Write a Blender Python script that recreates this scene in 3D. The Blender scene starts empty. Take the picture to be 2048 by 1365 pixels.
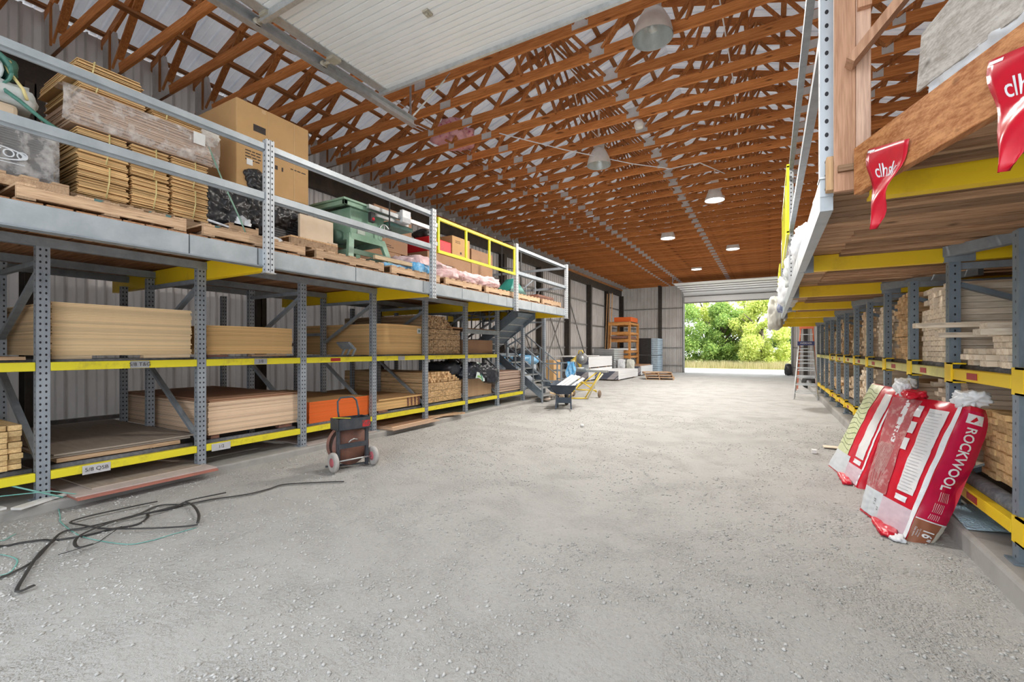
import bpy, bmesh, math, random
import numpy as np
from mathutils import Vector, Matrix, noise
random.seed(7)
C = bpy.context.scene.collection
R = math.radians
# ------------------------------------------------------------------ camera, world, sun, exposure
cam = bpy.data.cameras.new('camera'); camo = bpy.data.objects.new('camera', cam); C.objects.link(camo)
camo.location = (0, 0, 1.5); camo.rotation_euler = (R(90), 0, R(29.827))
cam.sensor_width = 36; cam.lens = 900/2048*36; cam.shift_y = 16.5/2048; cam.clip_start = .05; cam.clip_end = 500
bpy.context.scene.camera = camo
w = bpy.data.worlds.new('sky'); bpy.context.scene.world = w; w.use_nodes = True
bg = w.node_tree.nodes['Background']; bg.inputs[0].default_value = (.90, .95, 1, 1); bg.inputs[1].default_value = 1.5
sl = bpy.data.lights.new('sun', 'SUN'); sl.energy = 3.4; sl.angle = R(1.2); sl.color = (1, .96, .88)
so = bpy.data.objects.new('sun', sl); C.objects.link(so); so.rotation_euler = Vector((-.60, .09, -.79)).to_track_quat('-Z', 'Y').to_euler()
vs = bpy.context.scene.view_settings
vs.view_transform = 'Standard'; vs.look = 'None'; vs.exposure = 1.2; vs.gamma = 1; vs.use_curve_mapping = False

# ------------------------------------------------------------------ materials
def newmat(name):
    m = bpy.data.materials.new(name); m.use_nodes = True
    nt = m.node_tree; b = nt.nodes['Principled BSDF']
    return m, nt, b
def N(nt, t, **k):
    n = nt.nodes.new(t)
    for a, v in k.items(): setattr(n, a, v)
    return n
def mathn(nt, op, a, b=None, c=None):
    n = N(nt, 'ShaderNodeMath', operation=op)
    for i, v in enumerate((a, b, c)):
        if v is None: continue
        if isinstance(v, (int, float)): n.inputs[i].default_value = v
        else: nt.links.new(v, n.inputs[i])
    return n.outputs[0]
def mixc(nt, fac, a, b, mode='MIX'):
    n = N(nt, 'ShaderNodeMix', data_type='RGBA', blend_type=mode)
    for s, v in ((n.inputs[0], fac), (n.inputs[6], a), (n.inputs[7], b)):
        if isinstance(v, (int, float)): s.default_value = v
        elif isinstance(v, tuple): s.default_value = (*v[:3], 1)
        else: nt.links.new(v, s)
    return n.outputs[2]
def coords(nt, scale=(1, 1, 1)):
    t = N(nt, 'ShaderNodeTexCoord'); mp = N(nt, 'ShaderNodeMapping'); mp.inputs['Scale'].default_value = scale
    nt.links.new(t.outputs['Object'], mp.inputs[0]); return mp.outputs[0]
def noisen(nt, vec, scale, detail=3, rough=.6):
    n = N(nt, 'ShaderNodeTexNoise'); n.inputs['Scale'].default_value = scale; n.inputs['Detail'].default_value = detail
    n.inputs['Roughness'].default_value = rough; nt.links.new(vec, n.inputs['Vector']); return n.outputs['Fac']
def ramp(nt, fac, a, b):
    n = N(nt, 'ShaderNodeMapRange'); n.inputs[1].default_value = a; n.inputs[2].default_value = b
    nt.links.new(fac, n.inputs[0]); return n.outputs[0]
def bump(nt, b, h, s=.3, d=.01):
    n = N(nt, 'ShaderNodeBump'); n.inputs['Strength'].default_value = s; n.inputs['Distance'].default_value = d
    nt.links.new(h, n.inputs['Height']); nt.links.new(n.outputs[0], b.inputs['Normal'])
MATS = {}
def paint(name, c, c2=None, rough=.5, metal=0, sc=6, lo=.4, hi=.7, alpha=1, bmp=0, spec=.5):
    """surface colour c, worn to c2 in noise patches"""
    if name in MATS: return MATS[name]
    m, nt, b = newmat(name); b.inputs['Roughness'].default_value = rough; b.inputs['Metallic'].default_value = metal
    b.inputs['Specular IOR Level'].default_value = spec
    if c2 is None: c2 = tuple(x*.8 for x in c)
    v = coords(nt); f = noisen(nt, v, sc, 5, .65)
    nt.links.new(mixc(nt, ramp(nt, f, lo, hi), c, c2), b.inputs['Base Color'])
    if bmp: bump(nt, b, noisen(nt, v, sc*4, 3), bmp)
    if alpha < 1: b.inputs['Alpha'].default_value = alpha
    MATS[name] = m; return m
def wood(name, c1, c2, axis='x', var=.35, rough=.7, knots=True):
    """grain along an axis, each board its own tone"""
    if name in MATS: return MATS[name]
    m, nt, b = newmat(name); b.inputs['Roughness'].default_value = rough; b.inputs['Specular IOR Level'].default_value = .25
    s = {'x': (.8, 14, 14), 'y': (14, .8, 14), 'z': (14, 14, .8)}[axis]
    v = coords(nt, s); f0 = noisen(nt, v, 2.2, 5, .65); f2 = noisen(nt, v, 8.5, 3, .6)
    f = mathn(nt, 'ADD', mathn(nt, 'MULTIPLY', f0, .6), mathn(nt, 'MULTIPLY', f2, .4))
    g = N(nt, 'ShaderNodeNewGeometry'); oi = N(nt, 'ShaderNodeObjectInfo')
    rnd = mathn(nt, 'FRACT', mathn(nt, 'ADD', g.outputs['Random Per Island'], oi.outputs['Random']))
    col = mixc(nt, ramp(nt, f, .40, .60), c1, tuple(q*.88 for q in c2))
    k = mathn(nt, 'ADD', mathn(nt, 'MULTIPLY', rnd, var), 1-var*.55)
    hs = N(nt, 'ShaderNodeHueSaturation'); nt.links.new(col, hs.inputs['Color']); nt.links.new(k, hs.inputs['Value'])
    out = hs.outputs[0]
    if knots:
        s2 = tuple(q*.35 if q > 1 else q*1.6 for q in s)
        kn = noisen(nt, coords(nt, s2), 3.1, 1)
        out = mixc(nt, ramp(nt, kn, .70, .78), out, tuple(x*.45 for x in c2))
    nt.links.new(out, b.inputs['Base Color']); bump(nt, b, f, .15, .002)
    MATS[name] = m; return m
def edges(name, c1, c2, per=.004, var=.3, top=None):
    """layered sheet edge: fine horizontal plies, broad face slightly different"""
    m, nt, b = newmat(name); b.inputs['Roughness'].default_value = .75; b.inputs['Specular IOR Level'].default_value = .2
    t = N(nt, 'ShaderNodeTexCoord'); sp = N(nt, 'ShaderNodeSeparateXYZ'); nt.links.new(t.outputs['Object'], sp.inputs[0])
    z = mathn(nt, 'FRACT', mathn(nt, 'DIVIDE', sp.outputs[2], per))
    z = mathn(nt, 'GREATER_THAN', z, .55)
    g = N(nt, 'ShaderNodeNewGeometry'); oi = N(nt, 'ShaderNodeObjectInfo')
    rnd = mathn(nt, 'FRACT', mathn(nt, 'ADD', g.outputs['Random Per Island'], oi.outputs['Random']))
    nz = noisen(nt, coords(nt, (3, 3, 60)), 3, 4)
    col = mixc(nt, mathn(nt, 'MULTIPLY', z, nz), c1, c2)
    if top:
        sn = N(nt, 'ShaderNodeSeparateXYZ'); nt.links.new(g.outputs['Normal'], sn.inputs[0])
        ft = mixc(nt, ramp(nt, noisen(nt, coords(nt, (1, 8, 1)), 2.5, 5), .3, .7), top, tuple(q*.75 for q in top))
        col = mixc(nt, mathn(nt, 'GREATER_THAN', mathn(nt, 'ABSOLUTE', sn.outputs[2]), .7), col, ft)
    hs = N(nt, 'ShaderNodeHueSaturation'); nt.links.new(col, hs.inputs['Color'])
    nt.links.new(mathn(nt, 'ADD', mathn(nt, 'MULTIPLY', rnd, var), 1-var*.5), hs.inputs['Value'])
    nt.links.new(hs.outputs[0], b.inputs['Base Color']); MATS[name] = m; return m
def perf(name, c, c2, pitch, offs, r=.008):
    """painted upright with punched holes"""
    m, nt, b = newmat(name); b.inputs['Roughness'].default_value = .45; b.inputs['Metallic'].default_value = .2
    t = N(nt, 'ShaderNodeTexCoord'); sp = N(nt, 'ShaderNodeSeparateXYZ'); nt.links.new(t.outputs['Object'], sp.inputs[0])
    g = N(nt, 'ShaderNodeNewGeometry'); sn = N(nt, 'ShaderNodeSeparateXYZ'); nt.links.new(g.outputs['Normal'], sn.inputs[0])
    dz = mathn(nt, 'MULTIPLY', mathn(nt, 'SUBTRACT', mathn(nt, 'FRACT', mathn(nt, 'DIVIDE', sp.outputs[2], pitch)), .5), pitch)
    fx = mathn(nt, 'GREATER_THAN', mathn(nt, 'ABSOLUTE', sn.outputs[0]), .5)
    dy = mathn(nt, 'SUBTRACT', mathn(nt, 'ABSOLUTE', sp.outputs[1]), offs)
    dx = sp.outputs[0]
    d = mathn(nt, 'ADD', mathn(nt, 'MULTIPLY', dy, fx), mathn(nt, 'MULTIPLY', dx, mathn(nt, 'SUBTRACT', 1, fx)))
    q = mathn(nt, 'ADD', mathn(nt, 'MULTIPLY', d, d), mathn(nt, 'MULTIPLY', mathn(nt, 'MULTIPLY', dz, dz), .5))
    hole = mathn(nt, 'LESS_THAN', q, r*r)
    f = noisen(nt, coords(nt, (1, 1, .3)), 14, 5)
    col = mixc(nt, ramp(nt, f, .45, .75), c, c2)
    nt.links.new(mixc(nt, hole, col, (.015, .015, .02)), b.inputs['Base Color']); MATS[name] = m; return m

concrete = paint('concrete', (.36, .35, .335), (.28, .275, .26), .9, sc=3, bmp=.2)
steel = paint('grey_steel', (.30, .34, .38), (.22, .25, .28), .45, .25, 8)
steel_light = paint('light_grey_steel', (.43, .47, .50), (.33, .37, .40), .42, .25, 4)
steel_blue = paint('blue_grey_steel', (.19, .24, .29), (.13, .165, .20), .5, .2, 6)
galv = paint('galvanised', (.55, .57, .58), (.42, .44, .45), .35, .6, 12)
dark = paint('dark_brown_steel', (.055, .047, .042), (.09, .075, .06), .6, .2, 4)
girtm = paint('girt_metal', (.28, .27, .26), (.18, .17, .16), .6, .3, 6)
yellow = paint('yellow_beam', (.92, .63, .01), (.74, .48, .02), .5, sc=5, lo=.55, hi=.8)
lemon = paint('lemon_beam', (.82, .72, .03), (.60, .50, .05), .5, sc=9, lo=.55, hi=.75)
gatey = paint('gate_yellow', (.86, .83, .02), (.75, .70, .02), .45)
pv = perf('punched_upright', (.33, .37, .42), (.20, .23, .27), .058, .02)
pvl = perf('punched_light_upright', (.50, .53, .56), (.38, .40, .43), .058, .02)
pvb = perf('punched_blue_upright', (.20, .255, .305), (.13, .17, .21), .07, 0, .007)
black = paint('black_plastic', (.02, .02, .022), (.04, .04, .045), .35, sc=12)
rubber = paint('rubber', (.03, .03, .03), (.06, .06, .06), .8)
white = paint('white_sheet', (.78, .78, .77), (.66, .66, .66), .6)
whitep = paint('white_plastic', (.80, .82, .84), (.62, .66, .72), .35, sc=9)
red = paint('red_film', (.62, .01, .03), (.50, .01, .03), .28, sc=10)
cardb = paint('cardboard', (.56, .34, .15), (.50, .30, .13), .8, sc=2)
cardd = paint('cardboard_brown', (.36, .21, .12), (.30, .17, .10), .8, sc=2)
ink = paint('ink', (.04, .03, .03), (.06, .05, .04), .8)
greenm = paint('saw_green', (.22, .38, .27), (.32, .47, .36), .5, sc=5)
teal = paint('teal_paint', (.12, .30, .30), (.25, .40, .38), .7)
bluep = paint('blue_plastic', (.08, .38, .72), (.45, .68, .85), .35, sc=14)
pink = paint('pink_fibre', (.78, .52, .55), (.82, .66, .66), .95, sc=10, bmp=.6)
foamg = paint('foam_grey', (.10, .105, .12), (.20, .20, .21), .8, sc=20)
orange = paint('orange_paint', (.80, .16, .03), (.70, .12, .02), .6)
cardl = paint('grey_card', (.36, .37, .39), (.30, .31, .33), .7)
wtruss = wood('truss_wood', (.62, .25, .075), (.45, .155, .042), 'x', .35)
wtrussz = wood('truss_web_wood', (.52, .22, .07), (.34, .125, .04), 'z', .4)
wpurl = wood('purlin_wood', (.50, .24, .10), (.34, .14, .05), 'y', .4)
wdeck = wood('deck_wood', (.50, .27, .14), (.32, .15, .07), 'x', .6)
wpal = wood('pallet_wood', (.60, .42, .27), (.44, .28, .17), 'y', .5)
wpalx = wood('pallet_wood_across', (.60, .42, .27), (.44, .28, .17), 'x', .5)
wlum = wood('spruce_lumber', (.88, .72, .53), (.74, .56, .38), 'x', .38)
wlumd = wood('amber_lumber', (.80, .56, .32), (.62, .40, .20), 'x', .45)
wpine = wood('pale_pine', (.78, .62, .42), (.66, .48, .30), 'y', .3)
wpinez = wood('pale_pine_upright', (.74, .48, .27), (.60, .36, .18), 'z', .3)
wraw = wood('weathered_post', (.62, .36, .23), (.50, .27, .16), 'z', .25)
wboard = wood('stained_board', (.62, .29, .12), (.38, .13, .04), 'y', .1)
wgrey = wood('weathered_plywood', (.66, .62, .57), (.46, .41, .36), 'y', .1)
wrust = paint('rusty_brown', (.28, .13, .09), (.16, .09, .08), .7, .1, 9)
ply1 = edges('plywood_pale', (.90, .68, .41), (.68, .47, .26), .004, .25, (.60, .42, .25))
ply2 = edges('plywood_amber', (.80, .53, .25), (.60, .36, .15), .004, .25, (.50, .30, .15))
ply3 = edges('plywood_pinkish', (.84, .63, .45), (.60, .41, .28), .004, .35, (.46, .28, .18))
ply4 = edges('sheathing_grey', (.45, .38, .32), (.32, .28, .25), .004, .3, (.38, .32, .27))
orng = edges('orange_edge', (.82, .17, .04), (.72, .12, .02), .01, .12, (.46, .28, .13))
sidg = edges('siding_board', (.58, .44, .36), (.40, .28, .22), .006, .4, (.38, .24, .18))
dryw = paint('drywall_paper', (.74, .74, .73), (.66, .66, .66), .8)
cbndl = edges('carton_flats', (.80, .53, .26), (.58, .35, .15), .006, .5, (.66, .43, .20))
leafm = []
platem = paint('plate_metal', (.56, .55, .54), (.46, .45, .44), .5, .1, 10)
def leafmat(name, c1, c2):
    m, nt, b = newmat(name); g = N(nt, 'ShaderNodeNewGeometry')
    b.inputs['Roughness'].default_value = .55
    col = mixc(nt, g.outputs['Random Per Island'], c1, c2)
    nt.links.new(col, b.inputs['Base Color'])
    tr = N(nt, 'ShaderNodeBsdfTranslucent'); nt.links.new(col, tr.inputs[0]); mx = N(nt, 'ShaderNodeMixShader'); mx.inputs[0].default_value = .4
    nt.links.new(b.outputs[0], mx.inputs[1]); nt.links.new(tr.outputs[0], mx.inputs[2])
    nt.links.new(mx.outputs[0], nt.nodes['Material Output'].inputs[0]); MATS[name] = m; return m
def film(name, c, a, rough=.15):
    m, nt, b = newmat(name); b.inputs['Base Color'].default_value = (*c, 1); b.inputs['Roughness'].default_value = rough
    f = noisen(nt, coords(nt), 9, 4)
    nt.links.new(mathn(nt, 'ADD', mathn(nt, 'MULTIPLY', ramp(nt, f, .45, .7), .45), a), b.inputs['Alpha'])
    bump(nt, b, noisen(nt, coords(nt), 25, 3), .6, .01); MATS[name] = m; return m
clearf = film('stretch_film', (.85, .82, .80), .20)
# gravel
gm, nt, b = newmat('gravel'); b.inputs['Roughness'].default_value = .95; b.inputs['Specular IOR Level'].default_value = .15
v = coords(nt); big = noisen(nt, v, .8, 6, .6); mid = noisen(nt, v, 7, 6, .75); fine = noisen(nt, v, 45, 5, .75)
vo = N(nt, 'ShaderNodeTexVoronoi'); vo.inputs['Scale'].default_value = 38; nt.links.new(v, vo.inputs['Vector'])
vo2 = N(nt, 'ShaderNodeTexVoronoi'); vo2.inputs['Scale'].default_value = 95; nt.links.new(v, vo2.inputs['Vector'])
col = mixc(nt, ramp(nt, big, .3, .7), (0.441, 0.437, 0.422), (0.529, 0.524, 0.510))
col = mixc(nt, ramp(nt, mid, .4, .65), col, (0.480, 0.475, 0.461))
spy = N(nt, 'ShaderNodeSeparateXYZ'); nt.links.new(v, spy.inputs[0])
trk = noisen(nt, coords(nt, (1.2, .16, 1)), 1.6, 5, .65)
col = mixc(nt, mathn(nt, 'MULTIPLY', ramp(nt, trk, .42, .62), mathn(nt, 'MULTIPLY', ramp(nt, spy.outputs[1], 9-2, 15-2), .75)), col, (.27, .235, .20))
col = mixc(nt, mathn(nt, 'MULTIPLY', ramp(nt, fine, .52, .72), .45), col, (0.284, 0.280, 0.271))
col = mixc(nt, mathn(nt, 'MULTIPLY', ramp(nt, fine, .48, .30), .4), col, (0.568, 0.563, 0.550))
nt.links.new(col, b.inputs['Base Color'])
grv = ramp(nt, noisen(nt, v, 2.2, 4, .6), .42, .58)
hh = mathn(nt, 'ADD', mathn(nt, 'MULTIPLY', mid, 1.0), mathn(nt, 'ADD', mathn(nt, 'MULTIPLY', fine, .45), mathn(nt, 'MULTIPLY', mathn(nt, 'ADD', mathn(nt, 'MULTIPLY', vo.outputs['Distance'], -.5), mathn(nt, 'MULTIPLY', vo2.outputs['Distance'], -.3)), grv)))
bump(nt, b, hh, 1.0, .035); gravel = gm
stonem = paint('pebble', (.40, .395, .38), (.58, .575, .56), .9, sc=3)
# siding / roof metal
def sidingmat(name, c1, c2, tr=0):
    m, nt, b = newmat(name); b.inputs['Roughness'].default_value = .42; b.inputs['Metallic'].default_value = .3
    f = noisen(nt, coords(nt, (.6, .6, .25)), 3, 5, .65)
    col = mixc(nt, ramp(nt, f, .35, .7), c1, c2); nt.links.new(col, b.inputs['Base Color'])
    if tr:
        t = N(nt, 'ShaderNodeBsdfTranslucent'); nt.links.new(col, t.inputs[0]); mx = N(nt, 'ShaderNodeMixShader'); mx.inputs[0].default_value = tr
        nt.links.new(b.outputs[0], mx.inputs[1]); nt.links.new(t.outputs[0], mx.inputs[2]); nt.links.new(mx.outputs[0], nt.nodes['Material Output'].inputs[0])
    MATS[name] = m; return m
siding = sidingmat('wall_siding', (.54, .51, .49), (.40, .37, .35), .08)
roofm = sidingmat('roof_metal', (.54, .55, .58), (.42, .43, .47), .10)
doorm = paint('door_panel', (.84, .85, .85), (.80, .81, .81), .4, .1, 2)

# ------------------------------------------------------------------ mesh helpers
class MB:
    def __init__(s): s.v = []; s.f = []; s.m = []; s.sm = []
    def add(s, vs, fs, mi=0, smooth=False):
        o = len(s.v); s.v += [tuple(q) for q in vs]
        for f in fs: s.f.append(tuple(o+i for i in f)); s.m.append(mi); s.sm.append(smooth)
        return s
    def hexa(s, p, mi=0):
        return s.add(p, [(0, 3, 2, 1), (4, 5, 6, 7), (0, 1, 5, 4), (1, 2, 6, 5), (2, 3, 7, 6), (3, 0, 4, 7)], mi)
    def box(s, x0, x1, y0, y1, z0, z1, mi=0):
        return s.hexa([(x0, y0, z0), (x1, y0, z0), (x1, y1, z0), (x0, y1, z0), (x0, y0, z1), (x1, y0, z1), (x1, y1, z1), (x0, y1, z1)], mi)
    def bar(s, p, q, wd, ht, up=(0, 0, 1), mi=0):
        p = Vector(p); q = Vector(q); d = (q-p).normalized(); u = Vector(up)
        if abs(d.dot(u)) > .98: u = Vector((0, 1, 0)) if abs(d.y) < .9 else Vector((1, 0, 0))
        a = d.cross(u).normalized()*wd/2; u = a.cross(d).normalized()*ht/2
        return s.hexa([p-a-u, p+a-u, q+a-u, q-a-u, p-a+u, p+a+u, q+a+u, q-a+u], mi)
    def tube(s, pts, r, n=8, mi=0, cap=True, flat=1):
        pts = [Vector(p) for p in pts]; rings = []; pa = None
        for i, p in enumerate(pts):
            d = (pts[min(i+1, len(pts)-1)]-pts[max(i-1, 0)]).normalized()
            if pa is None: pa = d.orthogonal() if abs(d.z) > .9 else Vector((0, 0, 1)).cross(d)
            a = (pa-d*pa.dot(d)).normalized(); b_ = d.cross(a); pa = a
            rr = r[i] if isinstance(r, (list, tuple)) else r
            rings.append([p+a*math.cos(2*math.pi*k/n)*rr+b_*math.sin(2*math.pi*k/n)*rr*flat for k in range(n)])
        vs = [q for rg in rings for q in rg]; fs = []
        for i in range(len(rings)-1):
            for k in range(n): fs.append((i*n+k, i*n+(k+1) % n, (i+1)*n+(k+1) % n, (i+1)*n+k))
        if cap: fs += [tuple(range(n-1, -1, -1)), tuple((len(rings)-1)*n+k for k in range(n))]
        return s.add(vs, fs, mi, True)
    def lathe(s, prof, c=(0, 0, 0), ax='z', n=24, mi=0):
        vs = []; fs = []
        for r, h in prof:
            for k in range(n):
                a = 2*math.pi*k/n; x, y = r*math.cos(a), r*math.sin(a)
                p = {'z': (x, y, h), 'x': (h, x, y), 'y': (y, h, x)}[ax]
                vs.append((p[0]+c[0], p[1]+c[1], p[2]+c[2]))
        for i in range(len(prof)-1):
            for k in range(n): fs.append((i*n+k, i*n+(k+1) % n, (i+1)*n+(k+1) % n, (i+1)*n+k))
        return s.add(vs, fs, mi, True)
    def grid(s, fn, nu, nv, mi=0, smooth=True):
        vs = [fn(i/nu, j/nv) for j in range(nv+1) for i in range(nu+1)]
        fs = [(j*(nu+1)+i, j*(nu+1)+i+1, (j+1)*(nu+1)+i+1, (j+1)*(nu+1)+i) for j in range(nv) for i in range(nu)]
        return s.add(vs, fs, mi, smooth)
    def prism(s, poly, fn, mi=0):
        """poly 2D, fn(x,y,t) -> 3D with t 0/1"""
        n = len(poly); vs = [fn(x, y, 0) for x, y in poly]+[fn(x, y, 1) for x, y in poly]
        fs = [tuple(range(n-1, -1, -1)), tuple(range(n, 2*n))]+[(i, (i+1) % n, n+(i+1) % n, n+i) for i in range(n)]
        return s.add(vs, fs, mi)
    def blob(s, c, sz, amp=.15, fr=2.5, seed=0, mi=0, zmin=None, sub=4, sq=.5):
        """crumpled cushion: squared-off sphere, folded by noise"""
        bm = bmesh.new(); bmesh.ops.create_icosphere(bm, subdivisions=sub, radius=1)
        vs = []
        for v in bm.verts:
            p = v.co.copy(); mx = max(abs(p.x), abs(p.y), abs(p.z)); p = p.lerp(p/mx, sq)
            q = Vector((p.x*sz[0]/2, p.y*sz[1]/2, p.z*sz[2]/2))
            o = Vector((seed*3.1, seed*1.7, 0)); s0 = q*fr+o
            d = noise.noise(s0)*.6+abs(noise.noise(s0*2.3))*.7-.25+noise.noise(s0*5.1)*.25
            q += v.co*d*amp
            q += Vector(c)
            if zmin is not None: q.z = max(q.z, zmin+.002*noise.noise(s0))
            vs.append(q)
        bm.verts.ensure_lookup_table()
        s.add(vs, [tuple(x.index for x in f.verts) for f in bm.faces], mi, True); bm.free(); return s
    def mesh(s, name, mats, org=(0, 0, 0)):
        me = bpy.data.meshes.new(name)
        me.from_pydata([(a-org[0], b-org[1], c-org[2]) for a, b, c in s.v], [], s.f)
        for m in (mats if isinstance(mats, (list, tuple)) else [mats]): me.materials.append(m)
        me.polygons.foreach_set('material_index', s.m); me.polygons.foreach_set('use_smooth', s.sm); me.update()
        return me
    def org(s):
        a = np.array(s.v); lo = a.min(0); hi = a.max(0); return ((lo[0]+hi[0])/2, (lo[1]+hi[1])/2, lo[2])
def tag(o, label=None, cat=None, group=None, kind=None):
    if label: o['label'] = label
    if cat: o['category'] = cat
    if group: o['group'] = group
    if kind: o['kind'] = kind
    return o
def solo(name, mb, mats, label=None, cat=None, group=None, kind=None, bev=0):
    og = mb.org(); o = bpy.data.objects.new(name, mb.mesh(name, mats, og)); o.location = og; C.objects.link(o)
    if bev: bevel(o, bev)
    return tag(o, label, cat, group, kind)
def bevel(o, wdt):
    md = o.modifiers.new('bevel', 'BEVEL'); md.width = wdt; md.segments = 2; md.limit_method = 'ANGLE'; md.angle_limit = R(40)
def thing(name, label, cat, loc=(0, 0, 0), rz=0, group=None):
    o = bpy.data.objects.new(name, None); C.objects.link(o); o.location = loc; o.rotation_euler = (0, 0, rz); o.empty_display_size = .1
    return tag(o, label, cat, group)
def part(name, mb, mats, parent, local=False, label=None, bev=0, kind=None):
    """world coordinates unless local; origin at the part's own base"""
    og = mb.org(); o = bpy.data.objects.new(name, mb.mesh(name, mats, og)); C.objects.link(o); o.parent = parent
    if local: o.location = og
    else:
        p = parent; off = Vector((0, 0, 0))
        while p: off += Vector(p.location); p = p.parent
        o.location = Vector(og)-off
    if bev: bevel(o, bev)
    return tag(o, label, kind=kind)
def cpart(src, parent, loc=None):
    o = src.copy(); C.objects.link(o); o.parent = parent
    if loc is not None: o.location = loc
    return o
def copy_tree(o, parent=None):
    c = o.copy(); C.objects.link(c); c.parent = parent
    for ch in list(o.children): copy_tree(ch, c)
    return c
_tc = {}
def text2d(s, size=1, bold=0):
    k = (s, bold)
    if k not in _tc:
        cu = bpy.data.curves.new('t', 'FONT'); cu.body = s; cu.size = 1; cu.align_x = 'CENTER'; cu.align_y = 'CENTER'; cu.offset = bold; cu.resolution_u = 3
        o = bpy.data.objects.new('t', cu); C.objects.link(o)
        dg = bpy.context.evaluated_depsgraph_get(); dg.update(); me = bpy.data.meshes.new_from_object(o.evaluated_get(dg))
        bm = bmesh.new(); bm.from_mesh(me); bmesh.ops.triangulate(bm, faces=bm.faces[:]); bm.to_mesh(me); bm.free()
        _tc[k] = ([(v.co.x, v.co.y) for v in me.vertices], [tuple(p.vertices) for p in me.polygons])
        bpy.data.objects.remove(o); bpy.data.meshes.remove(me)
    vs, fs = _tc[k]; return [(x*size, y*size) for x, y in vs], fs
def put_text(mb, s, size, o, ax, ay, mi=0, bold=0, off=.002):
    """text on a plane with axes ax, ay through o"""
    o = Vector(o); ax = Vector(ax).normalized(); ay = Vector(ay).normalized(); n = ax.cross(ay)
    vs, fs = text2d(s, size, bold); return mb.add([o+ax*x+ay*y+n*off for x, y in vs], fs, mi)
def quad(mb, o, ax, ay, w_, h_, mi=0, off=.001):
    o = Vector(o); ax = Vector(ax).normalized(); ay = Vector(ay).normalized(); n = ax.cross(ay); a = ax*w_/2; b_ = ay*h_/2
    return mb.hexa([o-a-b_-n*.0005, o+a-b_-n*.0005, o+a+b_-n*.0005, o-a+b_-n*.0005, o-a-b_+n*off, o+a-b_+n*off, o+a+b_+n*off, o-a+b_+n*off], mi)

# ------------------------------------------------------------------ the shell
XL, XR, YF, ZE, XC = -8.9, 4.68, 30.5, 5.58, -2.11          # left wall, right wall, far wall, eave, ridge line
DL, DR, DH = -4.75, 1.05, 4.42                               # far door opening
SL = .333; ZH = ZE+.15+.42                                   # roof slope, underside height of the roof deck at the walls
def roofz(x): return ZH+SL*(min(x-XL, XR-x))
mb = MB()
def gfn(u, v):
    x = -30+u*60; y = -6+v*70
    return (x, y, (.014*noise.noise(Vector((x*.7, y*.5, 0)))+.006*noise.noise(Vector((x*2.3, y*2.1, 3)))) if y < 34 else -.02)
mb.grid(gfn, 300, 350); solo('floor', mb, gravel, kind='structure')
mb = MB().box(XL, -5.79, -.5, 16.5, -.1, .085); bv = solo('trim_1', mb, concrete, kind='structure', bev=.02)
mb = MB().box(1.245, XR, .2, 26, -.1, .155); solo('trim_2', mb, concrete, kind='structure', bev=.03)
def ribs(y0, y1, pitch=.23, h=.045):
    """trapezoid rib profile: list of (along, out)"""
    out = []; y = y0
    while y < y1:
        out += [(y, 0), (y+pitch*.36, 0), (y+pitch*.42, h*.35), (y+pitch*.5, 0), (y+pitch*.80, 0), (y+pitch*.86, h), (y+pitch*.95, h)]
        y += pitch
    out.append((y1, 0)); return [(min(a, y1), b_) for a, b_ in out]
def ribwall(name, prof, fn, kind='structure'):
    mb = MB(); n = len(prof); th = .012
    vs = [fn(a, b_, 0) for a, b_ in prof]+[fn(a, b_, 1) for a, b_ in prof]
    mb.add(vs, [(i, i+1, n+i+1, n+i) for i in range(n-1)]); return solo(name, mb, siding, kind=kind)
pw = ribs(-.5, YF)
ribwall('wall_left', pw, lambda a, b_, t: (XL-.06+b_, a, t*6.28))
ribwall('wall_right', pw, lambda a, b_, t: (XR+.06-b_, a, t*6.28))
ribwall('wall_back_1', ribs(XL, DL), lambda a, b_, t: (a, YF+.06-b_, t*(roofz(a)-.02)))
ribwall('wall_back_2', ribs(DR, XR), lambda a, b_, t: (a, YF+.06-b_, t*(roofz(a)-.02)))
ribwall('wall_back_3', ribs(DL, DR), lambda a, b_, t: (a, YF+.06-b_, DH+t*(roofz(a)-.02-DH)))
pr = ribs(-.6, YF+.3, .23, .03)
for nm, xs in (('ceiling_1', (XL-.3, XC)), ('ceiling_2', (XR+.3, XC))):
    mb = MB(); n = len(pr); vs = []
    for x in xs: vs += [(x, a, roofz(x)+.17+b_) for a, b_ in pr]
    mb.add(vs, [(i, i+1, n+i+1, n+i) for i in range(n-1)]); solo(nm, mb, roofm, kind='structure')

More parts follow.
